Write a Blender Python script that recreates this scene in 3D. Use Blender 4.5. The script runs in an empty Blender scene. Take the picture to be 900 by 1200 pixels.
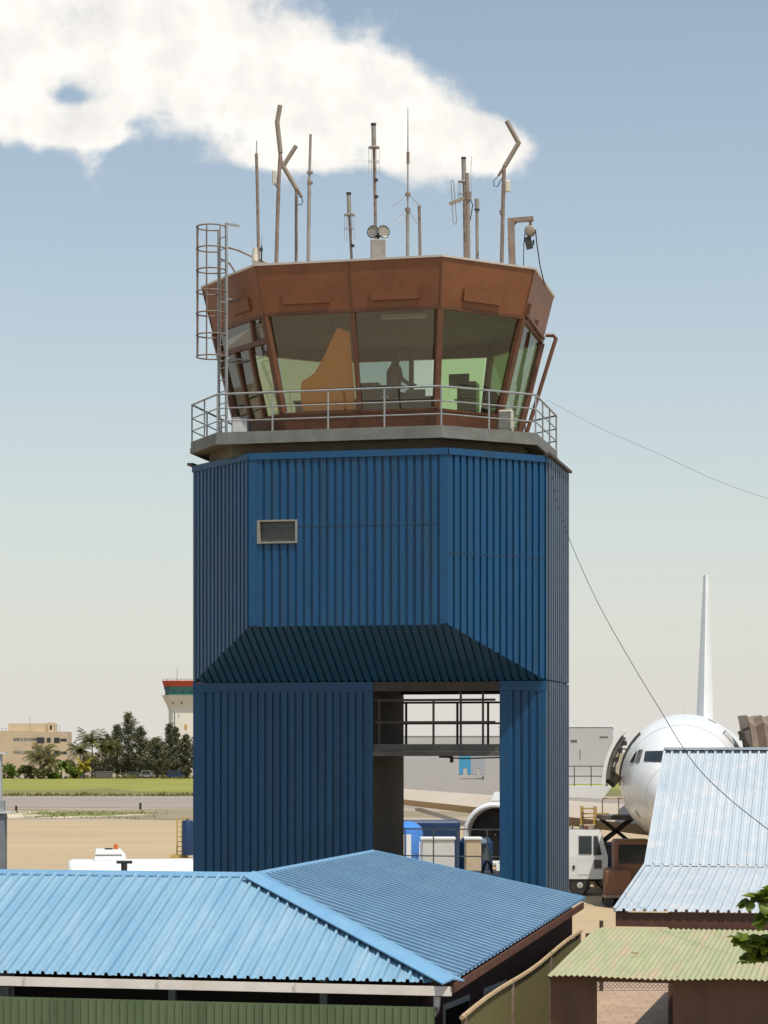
import bpy, math, random
from mathutils import Vector, Matrix, noise
random.seed(7)
R = math.radians
scene = bpy.context.scene
COL = scene.collection
F, YH, CZ = 2700.0, 880.0, 6.5          # focal length in pixels, horizon row, camera height (m)
C12, S12 = math.cos(R(12.588)), math.sin(R(12.588))

def W(px, py, d):
    """world point at depth d seen at (px, py) of the photograph"""
    return Vector(((px - 450) / F * d, d, CZ + (YH - py) / F * d))
def GD(py): return F * CZ / (py - YH)

# ------------------------------------------------------------------ materials
def _nt(name):
    m = bpy.data.materials.new(name); m.use_nodes = True
    nt = m.node_tree; nt.nodes.clear()
    out = nt.nodes.new('ShaderNodeOutputMaterial')
    return m, nt, out
def N(nt, kind, **kw):
    n = nt.nodes.new(kind)
    for k, v in kw.items():
        if k in n.inputs: n.inputs[k].default_value = v
        else: setattr(n, k, v)
    return n
def c4(c): return (c[0], c[1], c[2], 1)
def mat(name, c1, c2=None, rough=.6, metal=0.0, scale=3.0, stretch=(1, 1, 1), bump=0.0, bscale=30.0, lo=.35, hi=.65,
        c3=None, s3=12.0, lo3=.6, hi3=.7, spec=.5, detail=6.0, coat=0.0, c5=None, st5=(6, 6, .15), s5=1.0, lo5=.52, hi5=.72, f5=.6):
    m, nt, out = _nt(name); L = nt.links
    b = N(nt, 'ShaderNodeBsdfPrincipled'); b.inputs['Roughness'].default_value = rough
    b.inputs['Metallic'].default_value = metal; b.inputs['Specular IOR Level'].default_value = spec
    b.inputs['Coat Weight'].default_value = coat
    L.new(b.outputs[0], out.inputs[0])
    tc = N(nt, 'ShaderNodeTexCoord'); mp = N(nt, 'ShaderNodeMapping'); mp.inputs['Scale'].default_value = stretch
    L.new(tc.outputs['Object'], mp.inputs[0])
    if c2 is None: c2 = tuple(x * .8 for x in c1)
    nz = N(nt, 'ShaderNodeTexNoise', Scale=scale, Detail=detail, Roughness=.65); L.new(mp.outputs[0], nz.inputs['Vector'])
    rp = N(nt, 'ShaderNodeValToRGB'); rp.color_ramp.elements[0].position = lo; rp.color_ramp.elements[1].position = hi
    rp.color_ramp.elements[0].color = c4(c1); rp.color_ramp.elements[1].color = c4(c2)
    L.new(nz.outputs[0], rp.inputs[0]); col = rp.outputs[0]
    if c3 is not None:
        n3 = N(nt, 'ShaderNodeTexNoise', Scale=s3, Detail=8.0, Roughness=.7); L.new(mp.outputs[0], n3.inputs['Vector'])
        r3 = N(nt, 'ShaderNodeMapRange'); r3.inputs[1].default_value = lo3; r3.inputs[2].default_value = hi3
        L.new(n3.outputs[0], r3.inputs[0])
        mx = N(nt, 'ShaderNodeMix', data_type='RGBA'); L.new(r3.outputs[0], mx.inputs[0])
        L.new(col, mx.inputs[6]); mx.inputs[7].default_value = c4(c3); col = mx.outputs[2]
    if c5 is not None:
        mp5 = N(nt, 'ShaderNodeMapping'); mp5.inputs['Scale'].default_value = st5; mp5.inputs['Location'].default_value = (3.7, 9.1, 1.3); L.new(tc.outputs['Object'], mp5.inputs[0])
        n5 = N(nt, 'ShaderNodeTexNoise', Scale=s5, Detail=7.0, Roughness=.7); L.new(mp5.outputs[0], n5.inputs['Vector'])
        r5 = N(nt, 'ShaderNodeMapRange'); r5.inputs[1].default_value = lo5; r5.inputs[2].default_value = hi5; r5.inputs[4].default_value = f5; L.new(n5.outputs[0], r5.inputs[0])
        m5 = N(nt, 'ShaderNodeMix', data_type='RGBA'); L.new(r5.outputs[0], m5.inputs[0]); L.new(col, m5.inputs[6]); m5.inputs[7].default_value = c4(c5); col = m5.outputs[2]
        rr_ = N(nt, 'ShaderNodeMapRange'); rr_.inputs[3].default_value = rough; rr_.inputs[4].default_value = min(1, rough + .3); L.new(r5.outputs[0], rr_.inputs[0]); L.new(rr_.outputs[0], b.inputs['Roughness'])
    L.new(col, b.inputs['Base Color'])
    if bump:
        nb = N(nt, 'ShaderNodeTexNoise', Scale=bscale, Detail=4.0); L.new(mp.outputs[0], nb.inputs['Vector'])
        bp = N(nt, 'ShaderNodeBump', Strength=bump, Distance=.02); L.new(nb.outputs[0], bp.inputs['Height'])
        L.new(bp.outputs[0], b.inputs['Normal'])
    return m
def glass(name, tint, gloss=.12, rough=.01):
    m, nt, out = _nt(name); L = nt.links
    t = N(nt, 'ShaderNodeBsdfTransparent', Color=c4(tint)); g = N(nt, 'ShaderNodeBsdfGlossy', Color=(.9, .95, .95, 1), Roughness=rough)
    lw = N(nt, 'ShaderNodeLayerWeight', Blend=.25)
    ma = N(nt, 'ShaderNodeMath', operation='MULTIPLY_ADD'); L.new(lw.outputs['Fresnel'], ma.inputs[0]); ma.inputs[1].default_value = .7; ma.inputs[2].default_value = gloss
    mx = N(nt, 'ShaderNodeMixShader'); L.new(ma.outputs[0], mx.inputs[0]); L.new(t.outputs[0], mx.inputs[1]); L.new(g.outputs[0], mx.inputs[2])
    L.new(mx.outputs[0], out.inputs[0]); return m
def leafmat(name, c1, c2, trans=.35, scale=1.5):
    m, nt, out = _nt(name); L = nt.links
    tc = N(nt, 'ShaderNodeTexCoord'); nz = N(nt, 'ShaderNodeTexNoise', Scale=scale, Detail=3.0); L.new(tc.outputs['Object'], nz.inputs['Vector'])
    rp = N(nt, 'ShaderNodeValToRGB'); rp.color_ramp.elements[0].position = .35; rp.color_ramp.elements[1].position = .65
    rp.color_ramp.elements[0].color = c4(c1); rp.color_ramp.elements[1].color = c4(c2); L.new(nz.outputs[0], rp.inputs[0])
    d = N(nt, 'ShaderNodeBsdfDiffuse'); t = N(nt, 'ShaderNodeBsdfTranslucent'); L.new(rp.outputs[0], d.inputs[0]); L.new(rp.outputs[0], t.inputs[0])
    g = N(nt, 'ShaderNodeBsdfGlossy', Roughness=.45, Color=(.6, .6, .6, 1))
    mx = N(nt, 'ShaderNodeMixShader'); mx.inputs[0].default_value = trans; L.new(d.outputs[0], mx.inputs[1]); L.new(t.outputs[0], mx.inputs[2])
    m2 = N(nt, 'ShaderNodeMixShader'); m2.inputs[0].default_value = .04; L.new(mx.outputs[0], m2.inputs[1]); L.new(g.outputs[0], m2.inputs[2])
    L.new(m2.outputs[0], out.inputs[0]); return m

M = dict(
    blue=mat('blue_cladding', (.0016, .056, .145), (.003, .071, .168), rough=.40, scale=1.0, stretch=(2.5, 2.5, .2), c3=(.012, .056, .10), s3=1.6, lo3=.48, hi3=.72, c5=(.012, .030, .05), st5=(5, 5, .12), s5=1.1, lo5=.5, hi5=.75, f5=.55, bump=.12),
    blueflash=mat('blue_flashing', (.002, .058, .148), (.004, .068, .16), rough=.45, c5=(.02, .04, .06), st5=(2, 2, .5), s5=1.5, f5=.5),
    dark=mat('dark_interior', (.035, .028, .022), (.05, .04, .03), rough=.9),
    lintel=mat('dark_brown_steel', (.05, .036, .026), (.075, .055, .04), rough=.7),
    slab=mat('weathered_beam', (.09, .085, .075), (.14, .125, .11), rough=.8),
    floor=mat('pale_floor', (.55, .52, .48), (.48, .44, .4), rough=.8),
    cab=mat('brown_cab_paint', (.25, .086, .028), (.19, .064, .022), rough=.5, scale=1.3, c3=(.24, .11, .055), s3=3., lo3=.55, hi3=.8),
    cabin=mat('cab_inside', (.10, .088, .08), (.14, .12, .105), rough=.9),
    post=mat('brown_post', (.16, .062, .027), (.12, .045, .02), rough=.5),
    steel=mat('galvanised_steel', (.36, .37, .36), (.27, .275, .265), rough=.5, metal=.25, scale=4, c3=(.22, .17, .12), s3=5, lo3=.6, hi3=.75),
    deckbeam=mat('grey_deck_edge', (.19, .19, .17), (.13, .13, .112), rough=.7, scale=2, c3=(.16, .12, .08), s3=6, lo3=.58, hi3=.72),
    decku=mat('deck_underside', (.10, .085, .06), (.14, .115, .08), rough=.85),
    rust=mat('rusty_mast', (.20, .135, .10), (.29, .22, .17), rough=.75, scale=6, c3=(.13, .07, .045), s3=9, lo3=.5, hi3=.7),
    mast=mat('dull_grey_mast', (.33, .30, .26), (.24, .2, .16), rough=.6, scale=5),
    radome=mat('tan_radome', (.30, .235, .17), (.24, .19, .14), rough=.6, scale=5),
    pale=mat('pale_plastic', (.62, .56, .42), (.5, .46, .36), rough=.5),
    black=mat('black_rubber', (.02, .02, .02), (.035, .032, .03), rough=.7),
    chrome=mat('lamp_reflector', (.8, .75, .6), rough=.15, metal=.9),
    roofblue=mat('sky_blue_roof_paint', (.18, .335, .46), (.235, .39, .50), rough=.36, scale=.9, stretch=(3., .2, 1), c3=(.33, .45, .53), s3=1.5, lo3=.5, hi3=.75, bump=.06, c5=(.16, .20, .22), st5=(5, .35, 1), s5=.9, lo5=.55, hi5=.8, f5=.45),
    ribshade=mat('rib_side_painted_shade', (.035, .10, .19), (.06, .14, .24), rough=.6, scale=2, stretch=(.5, .5, 1)),  # dark colour on one rib side, stands in for its shade line
    greyed=mat('blue_cladding_painted_sheen', (.085, .135, .20), (.13, .17, .22), rough=.38, scale=2., stretch=(1, 4, .12), c3=(.12, .14, .165), s3=3.5, lo3=.5, hi3=.7),  # lighter and greyer than the front, sky sheen put into the colour
    shadeseam=mat('rib_side_shade_and_seam', (.02, .04, .075), (.035, .055, .09), rough=.5),  # painted shade for the tower rib sides, also colours the lap seams
    paleline=mat('pale_roof_rib_side', (.26, .36, .45), (.32, .42, .5), rough=.5),  # darker tone on one rib side, a painted-in shade line
    capblue=mat('blue_ridge_cap', (.15, .32, .49), (.19, .36, .51), rough=.4),
    roofpale=mat('faded_blue_roof', (.41, .47, .515), (.48, .515, .545), rough=.45, scale=.7, c3=(.60, .57, .55), s3=2.2, lo3=.5, hi3=.75, bump=.06, c5=(.34, .33, .33), st5=(5, .4, .4), s5=.9, lo5=.56, hi5=.8, f5=.5),
    gutter=mat('white_gutter', (.72, .64, .56), (.62, .54, .46), rough=.5, scale=2),
    fascia=mat('red_brown_fascia', (.14, .055, .03), (.10, .04, .022), rough=.6),
    brownwall=mat('brown_board', (.15, .075, .04), (.10, .05, .028), rough=.7, scale=1.5, stretch=(1, 1, .4)),
    maroon=mat('dark_red_wall', (.09, .04, .032), (.065, .03, .025), rough=.7),
    greenroof=mat('pale_green_tin', (.31, .33, .165), (.40, .385, .215), rough=.6, scale=1.6, stretch=(4, .5, 1), c3=(.45, .33, .22), s3=1.1, lo3=.5, hi3=.66),
    greenfence=mat('green_tin_fence', (.095, .135, .062), (.125, .165, .08), rough=.6, scale=1.5, stretch=(1, 1, .4), c5=(.05, .06, .03), st5=(4, 4, .3), s5=1., f5=.6),
    olive=mat('olive_tin_fence', (.13, .12, .045), (.16, .13, .05), rough=.65, scale=1.2),
    tan=mat('tan_timber', (.45, .32, .17), (.38, .26, .14), rough=.7),
    white=mat('white_paint', (.78, .78, .76), (.72, .72, .70), rough=.35, scale=1.),
    wingtan=mat('wing_skin', (.52, .43, .33), (.47, .39, .30), rough=.4, scale=.3),
    offwhite=mat('off_white_paint', (.62, .60, .56), (.56, .54, .5), rough=.45, scale=1.),
    boxgrey=mat('box_panel', (.50, .47, .44), (.46, .44, .41), rough=.5, scale=.4),
    acwhite=mat('aircraft_white', (.80, .79, .77), (.74, .73, .71), rough=.30, scale=.5, coat=.2, c5=(.55, .52, .47), st5=(1.5, .25, 1.5), s5=.8, lo5=.54, hi5=.8, f5=.45),
    acgrey=mat('aircraft_grey', (.55, .54, .52), (.48, .47, .46), rough=.35, scale=.3),
    beige=mat('beige_paint', (.55, .44, .30), (.48, .38, .26), rough=.5),
    winglass=mat('dark_glazing', (.02, .028, .03), (.03, .035, .035), rough=.08),
    orange=mat('orange_paint', (.62, .13, .02), (.55, .11, .02), rough=.4),
    rustorange=mat('dull_orange_paint', (.20, .085, .04), (.15, .065, .032), rough=.6),
    yellow=mat('yellow_paint', (.58, .38, .09), (.48, .3, .08), rough=.55),
    bluetank=mat('bright_blue_paint', (.05, .20, .60), (.07, .24, .62), rough=.35),
    navy=mat('navy_paint', (.008, .03, .09), (.012, .04, .11), rough=.45),
    canvas=mat('grey_brown_canvas', (.26, .205, .16), (.19, .145, .11), rough=.85, scale=3),
    logoblue=mat('logo_blue', (.05, .30, .50), (.07, .33, .52), rough=.5), logogrey=mat('logo_grey', (.36, .37, .40), (.40, .40, .43), rough=.5),
    facade=mat('sand_render', (.58, .45, .29), (.52, .40, .26), rough=.85, scale=.2, c3=(.44, .33, .23), s3=.3, lo3=.55, hi3=.75),
    towerwhite=mat('pale_concrete', (.80, .74, .62), (.74, .68, .57), rough=.8, scale=.15),
    red=mat('signal_red', (.50, .07, .03), (.44, .06, .03), rough=.5),
    panedull=mat('dusty_dark_pane', (.06, .055, .05), (.09, .08, .07), rough=.3),
    smallglass=mat('mixed_grey_small_windows', (.13, .12, .11), (.3, .27, .22), rough=.3, scale=.6),  # small panes mottled from dark to lighter grey brown
    teal=mat('teal_glazing', (.03, .12, .11), (.05, .16, .14), rough=.1),
    bark=mat('bark', (.10, .07, .045), (.07, .05, .035), rough=.9, scale=6),
    skin=mat('skin', (.20, .10, .065), rough=.6), shirt=mat('grey_shirt', (.07, .065, .07), rough=.8), hair=mat('black_hair', (.012, .01, .01), rough=.6),
    screen=mat('dark_monitor', (.03, .03, .035), rough=.25), cabinet=mat('grey_cabinet', (.22, .22, .22), (.18, .18, .19), rough=.6),
    amber=leafmat('amber_blind_cloth', (.95, .58, .17), (.92, .66, .26), trans=.55, scale=1.2),
    glassn=glass('clear_glass', (.86, .83, .82), gloss=.14), glassa=glass('amber_glass', (.97, .80, .48), gloss=.14), glassg=glass('green_glass', (.70, .82, .46), gloss=.10),
    boardb=mat('brown_board_inside', (.10, .065, .035), (.07, .045, .025), rough=.6), glassd=glass('dark_green_glass', (.40, .50, .40), gloss=.05), glassgg=glass('deep_green_glass', (.62, .82, .40), gloss=.04), glassp=glass('pale_green_glass', (.80, .88, .66), gloss=.04),
    casuarina=leafmat('casuarina_needles', (.085, .09, .045), (.15, .14, .065), .3, .25),
    palm=leafmat('palm_frond', (.11, .115, .035), (.2, .18, .06), .35, .4),
    bush=leafmat('bright_bush', (.12, .19, .025), (.19, .25, .035), .35, .4),
    yellowleaf=leafmat('yellow_leaf', (.42, .36, .03), (.5, .4, .04), .35, .4),
    leaf=leafmat('broad_leaf', (.06, .11, .014), (.22, .27, .025), .4, 9.),
)

# ------------------------------------------------------------------ object helpers
MATX = {}
def tag(o, label=None, cat=None, group=None, kind=None):
    if label: o['label'] = label
    if cat: o['category'] = cat
    if group: o['group'] = group
    if kind: o['kind'] = kind
    return o
def thing(name, label, cat, loc=(0, 0, 0), rz=0.0, group=None):
    o = bpy.data.objects.new(name, None); COL.objects.link(o); o.empty_display_size = .3
    o.location = loc; o.rotation_euler = (0, 0, rz)
    MATX[o.name] = Matrix.Translation(Vector(loc)) @ Matrix.Rotation(rz, 4, 'Z')
    return tag(o, label, cat, group)
def copy_tree(o, loc, rz, label):
    r = o.copy(); COL.objects.link(r); r.location = loc; r.rotation_euler = (0, 0, rz); r['label'] = label
    for ch in o.children:
        c = ch.copy(); COL.objects.link(c); c.parent = r
        for g in ch.children:
            d = g.copy(); COL.objects.link(d); d.parent = c
    return r

class MB:
    def __init__(s): s.v = []; s.f = []; s.mi = {}
    def add(s, vs, fs):
        b = len(s.v); s.v += [tuple(x) for x in vs]; s.f += [tuple(b + i for i in q) for q in fs]; return s
    def hexa(s, p):   # 4 bottom, 4 top (same winding)
        return s.add(p, [(3, 2, 1, 0), (4, 5, 6, 7), (0, 1, 5, 4), (1, 2, 6, 5), (2, 3, 7, 6), (3, 0, 4, 7)])
    def box(s, x0, x1, y0, y1, z0, z1, rot=None, piv=None):
        p = [Vector(q) for q in ((x0, y0, z0), (x1, y0, z0), (x1, y1, z0), (x0, y1, z0), (x0, y0, z1), (x1, y0, z1), (x1, y1, z1), (x0, y1, z1))]
        if rot is not None:
            piv = Vector(piv) if piv else Vector(((x0 + x1) / 2, (y0 + y1) / 2, (z0 + z1) / 2))
            p = [piv + rot @ (q - piv) for q in p]
        return s.hexa(p)
    def cbox(s, x0, x1, y0, y1, z0, z1, b=.05):
        """box with chamfered vertical and top edges"""
        def ring(e, z): return [(x0 + e + b, y0 + e, z), (x1 - e - b, y0 + e, z), (x1 - e, y0 + e + b, z), (x1 - e, y1 - e - b, z), (x1 - e - b, y1 - e, z), (x0 + e + b, y1 - e, z), (x0 + e, y1 - e - b, z), (x0 + e, y0 + e + b, z)]
        return s.loft([ring(0, z0), ring(0, z1 - b), ring(b * .6, z1)])
    def loft(s, rings, cap=True, close=True):
        n = len(rings[0]); b = len(s.v)
        for r in rings: s.v += [tuple(x) for x in r]
        for i in range(len(rings) - 1):
            for j in range(n if close else n - 1):
                k = (j + 1) % n
                s.f.append((b + i * n + j, b + i * n + k, b + (i + 1) * n + k, b + (i + 1) * n + j))
        if cap:
            s.f.append(tuple(b + j for j in reversed(range(n)))); s.f.append(tuple(b + (len(rings) - 1) * n + j for j in range(n)))
        return s
    def poly(s, pts): return s.add(pts, [tuple(range(len(pts)))])
    def prism(s, pts, d):
        d = Vector(d); return s.loft([[Vector(p) for p in pts], [Vector(p) + d for p in pts]])
    def tube(s, pts, r, n=8, cap=True):
        pts = [Vector(p) for p in pts]; rs = r if isinstance(r, (list, tuple)) else [r] * len(pts); rings = []; prev = None
        for i, p in enumerate(pts):
            t = (pts[min(i + 1, len(pts) - 1)] - pts[max(i - 1, 0)]).normalized()
            if prev is None: a = t.orthogonal().normalized()
            else:
                a = prev - t * prev.dot(t); a = a.normalized() if a.length > 1e-6 else t.orthogonal().normalized()
            prev = a; bb = t.cross(a)
            rings.append([p + (a * math.cos(2 * math.pi * k / n) + bb * math.sin(2 * math.pi * k / n)) * rs[i] for k in range(n)])
        return s.loft(rings, cap)
    def bar(s, p, q, w, h, up=(0, 0, 1)):
        p, q = Vector(p), Vector(q); t = (q - p).normalized(); a = t.cross(Vector(up)).normalized(); b = a.cross(t).normalized()
        o = [a * w / 2 + b * h / 2, -a * w / 2 + b * h / 2, -a * w / 2 - b * h / 2, a * w / 2 - b * h / 2]
        return s.loft([[p + x for x in o], [q + x for x in o]])
    def lathe(s, prof, n=16, o=(0, 0, 0), axis=(0, 0, 1), cap=True):
        o = Vector(o); ax = Vector(axis).normalized(); a = ax.orthogonal().normalized(); b = ax.cross(a)
        return s.loft([[o + ax * z + (a * math.cos(2 * math.pi * k / n) + b * math.sin(2 * math.pi * k / n)) * r for k in range(n)] for r, z in prof], cap)
    def build(s, name, m, parent=None, world=False, smooth=False, loc=None, m2=None):
        me = bpy.data.meshes.new(name); vs = s.v
        if world and parent is not None:
            inv = MATX[parent.name].inverted(); vs = [tuple(inv @ Vector(v)) for v in vs]
        if loc is not None:
            vs = [(v[0] - loc[0], v[1] - loc[1], v[2] - loc[2]) for v in vs]
        me.from_pydata(vs, [], s.f); me.materials.append(m if not isinstance(m, str) else M[m])
        if m2:
            me.materials.append(M[m2])
            for i in s.mi: me.polygons[i].material_index = 1
        if smooth: me.polygons.foreach_set('use_smooth', [True] * len(me.polygons))
        me.update(); o = bpy.data.objects.new(name, me); COL.objects.link(o)
        if smooth:
            try: me.set_sharp_from_angle(angle=R(40))
            except Exception: pass
        if parent is not None: o.parent = parent; MATX[o.name] = MATX[parent.name]
        if loc is not None: o.location = loc
        return o

def profile(L, kind, pitch):
    """(distance, height) points of a ribbed sheet of width L"""
    pts = []; n = max(1, round(L / pitch)); p = L / n
    for i in range(n):
        o = i * p
        if kind == 'groove': pts += [(o, 0), (o + p - .074, 0), (o + p - .062, -.05), (o + p - .014, -.05), (o + p - .002, 0)]
        elif kind == 'rib': pts += [(o, 0), (o + p * .30, .0), (o + p * .335, .009), (o + p * .42, .009), (o + p * .455, 0), (o + p - .066, 0), (o + p - .05, .048), (o + p - .016, .048), (o + p - .002, 0)]
        elif kind == 'rib2': pts += [(o, 0), (o + p * .52, 0), (o + p * .62, .055), (o + p * .86, .055), (o + p * .96, 0)]
        elif kind == 'rib3': pts += [(o, 0), (o + p * .5, 0), (o + p * .55, .03), (o + p * .9, .03), (o + p * .95, 0)]
        elif kind == 'wave': pts += [(o + p * k / 6, .012 * math.sin(2 * math.pi * k / 6)) for k in range(6)]
        elif kind == 'box': pts += [(o, 0), (o + p * .5, 0), (o + p * .56, -.02), (o + p * .94, -.02)]
    pts.append((L, 0)); return pts
def sheet(mb, B, T, L, nrm, kind='groove', pitch=.2, flip=False, flankshade=0):
    """ribbed sheet between the bottom curve B(s) and the top curve T(s), s in 0..1; offset along nrm"""
    nrm = Vector(nrm).normalized(); b = len(mb.v); pr = profile(L, kind, pitch)
    for d, h in pr:
        t = d / L; mb.v.append(tuple(Vector(B(t)) + nrm * h)); mb.v.append(tuple(Vector(T(t)) + nrm * h))
    for i in range(len(pr) - 1):
        q = (b + 2 * i, b + 2 * i + 2, b + 2 * i + 3, b + 2 * i + 1); mb.f.append(q[::-1] if flip else q)
        if flankshade and (pr[i + 1][1] - pr[i][1]) * flankshade > .02: mb.mi[len(mb.f) - 1] = 1  # one flank of each rib takes the painted shade colour
    return mb
def lerp(a, b, t): return Vector(a) + (Vector(b) - Vector(a)) * t
def wall(mb, p, q, zb, zt, nrm, kind='groove', pitch=.2):
    p = Vector((p[0], p[1], 0)); q = Vector((q[0], q[1], 0)); f = lambda z, t: z(t) if callable(z) else z
    return sheet(mb, lambda t: (*lerp(p, q, t)[:2], f(zb, t)), lambda t: (*lerp(p, q, t)[:2], f(zt, t)), (q - p).length, (nrm[0], nrm[1], 0), kind, pitch)

# ------------------------------------------------------------------ the control tower (frame: u right, v back)
TO = Vector((-.033, 60.32, 0)); TR = -R(12.588)
tower = thing('control_tower', 'blue ribbed metal control tower with brown leaning glass cab on top', 'control tower', TO, TR)
def TU(px, v, extra=0):
    """u of the point on the plane v = const seen in column px"""
    r = (px - 450) / F; return (r * (TO.y + v * C12) - TO.x - v * S12) / (C12 + r * S12)
def TZ(py, u, v): return CZ + (YH - py) / F * (TO.y - u * S12 + v * C12)
a_, r_, f_, s_ = 2.512, 4.6, 3.955, 1.867
Zt, Zs, Zb = 13.838, 9.57, 8.256
FL, FR, RF, RB, BR, BL, LB, LF = (-a_, -f_), (a_, -f_), (r_, -s_), (r_, s_), (a_, f_), (-a_, f_), (-r_, s_), (-r_, -s_)
q2 = math.sqrt(.5)
wu0, wu1 = TU(301.5, -f_), TU(348.5, -f_); wz0, wz1 = TZ(637, -2, -f_), TZ(609.5, -2, -f_)
mb = MB()
# front face around the small window, then the other upper faces
wall(mb, FL, (wu0, -f_), Zs, Zt, (0, -1)); wall(mb, (wu1, -f_), FR, Zs, Zt, (0, -1))
wall(mb, (wu0, -f_), (wu1, -f_), Zs, wz0, (0, -1)); wall(mb, (wu0, -f_), (wu1, -f_), wz1, Zt, (0, -1))
wall(mb, FR, RF, lambda t: Zs + (Zb - Zs) * t, Zt, (q2, -q2)); wall(mb, LF, FL, lambda t: Zb + (Zs - Zb) * t, Zt, (-q2, -q2))
wall(mb, RB, BR, lambda t: Zb + (Zs - Zb) * t, Zt, (q2, q2)); wall(mb, BL, LB, lambda t: Zs + (Zb - Zs) * t, Zt, (-q2, q2))
wall(mb, BR, BL, Zs, Zt, (0, 1))
wall(mb, LB, LF, Zb + .03, Zt, (-1, 0), pitch=.19)
uw = mb.build('upper_wall', 'blue', tower)
mb = MB(); sheet(mb, lambda t: (r_, -s_ + 2 * s_ * t, Zb + .03), lambda t: (r_, -s_ + 2 * s_ * t, Zt), 2 * s_, (1, 0, 0), 'rib2', .37, flankshade=1); mb.build('side_wall', 'greyed', tower, m2='shadeseam')
fl = MB()
for (p, nn) in ((FL, (-.38, -.92)), (FR, (.38, -.92))):
    for dx in (-.02, .0): pass
fl.box(-a_ + .0, -a_ + .22, -f_ - .012, -f_ - .004, Zs + .03, Zt - .12); fl.box(a_ - .2, a_, -f_ - .012, -f_ - .004, Zs + .03, Zt - .12)
def along(p, q, t): return (p[0] + (q[0] - p[0]) * t, p[1] + (q[1] - p[1]) * t)
for p, q, nn in ((FL, FR, (0, -1)), (FR, RF, (q2, -q2)), (LF, FL, (-q2, -q2)), (RF, RB, (1, 0)), (LB, LF, (-1, 0)), (RB, BR, (q2, q2)), (BR, BL, (0, 1)), (BL, LB, (-q2, q2))):
    o = [(p[0] + nn[0] * k, p[1] + nn[1] * k) for k in (.004, .035)]; o2 = [(q[0] + nn[0] * k, q[1] + nn[1] * k) for k in (.004, .035)]
    fl.hexa([(*o[0], Zt - .14), (*o2[0], Zt - .14), (*o2[1], Zt - .14), (*o[1], Zt - .14), (*o[0], Zt + .02), (*o2[0], Zt + .02), (*o2[1], Zt + .02), (*o[1], Zt + .02)])
fl.build('flashing', 'blueflash', tower)
mb = MB()
for (p, q, nn) in ((FL, FR, (0, -1)), (FR, RF, (q2, -q2)), (LF, FL, (-q2, -q2))):
    for zq in ((12.02,) if nn[0] == 0 else (11.3,)):
        o1 = [(p[0] + nn[0] * k, p[1] + nn[1] * k) for k in (.002, .008)]; o2 = [(q[0] + nn[0] * k, q[1] + nn[1] * k) for k in (.002, .008)]
        MB().hexa([(*o1[0], zq), (*o2[0], zq), (*o2[1], zq), (*o1[1], zq), (*o1[0], zq + .016), (*o2[0], zq + .016), (*o2[1], zq + .016), (*o1[1], zq + .016)]).build('lap_seam', 'shadeseam', uw)
# small cap plates that stand proud at the far corners of the wall top
mb = MB()
for sx in (-1, 1):
    MB().box(sx * (r_ + .05) - .08, sx * (r_ + .05) + .08, -s_ - .1, s_, Zt + .025, Zt + .09).build('wall_coping', 'lintel', tower)
mb = MB().box(-a_, a_, -f_ + .05, f_ - .05, Zt - .04, Zt - .01); mb.box(-r_ + .05, r_ - .05, -s_, s_, Zt - .08, Zt - .045)
mb.build('wall_head', 'decku', tower)
# small window
wf = MB()
wf.box(wu0, wu0 + .07, -f_ - .03, -f_ + .16, wz0, wz1); wf.box(wu1 - .05, wu1, -f_ - .03, -f_ + .16, wz0, wz1)
wf.box(wu0 + .071, wu1 - .051, -f_ - .03, -f_ + .16, wz1 - .04, wz1); wf.box(wu0 + .071, wu1 - .051, -f_ - .05, -f_ + .16, wz0, wz0 + .045)
M['winframe'] = mat('weathered_frame', (.30, .28, .23), (.22, .2, .165), rough=.7)
wfo = wf.build('window', 'winframe', tower)
MB().box(wu0 + .072, wu1 - .052, -f_ + .1, -f_ + .12, wz0 + .05, wz1 - .05).build('pane', 'panedull', wfo)
# sloped soffits
mb = MB()
def sv(u): return f_ if abs(u) <= a_ else f_ - (abs(u) - a_) * (f_ - s_) / (r_ - a_)
def sz(u): return Zb + (Zs - Zb) * (sv(u) - s_) / (f_ - s_)
sheet(mb, lambda t: (-r_ + 2 * r_ * t, -s_, Zb), lambda t: (-r_ + 2 * r_ * t, -sv(-r_ + 2 * r_ * t), sz(-r_ + 2 * r_ * t)), 2 * r_, (0, -.53, -.85), 'groove', .2)
sheet(mb, lambda t: (r_ - 2 * r_ * t, s_, Zb), lambda t: (r_ - 2 * r_ * t, sv(r_ - 2 * r_ * t), sz(r_ - 2 * r_ * t)), 2 * r_, (0, .53, -.85), 'groove', .2)
mb.build('soffit', 'blue', tower)
# lower walls
V0 = -s_
u1, u2 = TU(437, V0), TU(585.5, V0)
zlin = TZ(810, .5, V0)
mb = MB()
wall(mb, (-r_, V0), (u1, V0), 0, zlin, (0, -1), pitch=.196); wall(mb, (u2, V0), (r_, V0), 0, zlin, (0, -1), pitch=.21)
wall(mb, (r_, s_), (u2, s_), 0, zlin, (0, 1)); wall(mb, (u1, s_), (-r_, s_), 0, zlin, (0, 1))
wall(mb, (-r_, s_), (-r_, -s_), 0, Zb, (-1, 0), pitch=.19)
mb.build('lower_wall', 'blue', tower)
mb = MB(); sheet(mb, lambda t: (r_, -s_ + 2 * s_ * t, 0), lambda t: (r_, -s_ + 2 * s_ * t, Zb), 2 * s_, (1, 0, 0), 'rib2', .37, flankshade=1); mb.build('side_wall', 'greyed', tower, m2='shadeseam')
mb = MB(); mb.box(-r_, u1, V0 - .02, V0 + .1, zlin + .002, Zb - .005); mb.box(u2, r_, V0 - .02, V0 + .1, zlin + .002, Zb - .005)
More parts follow.
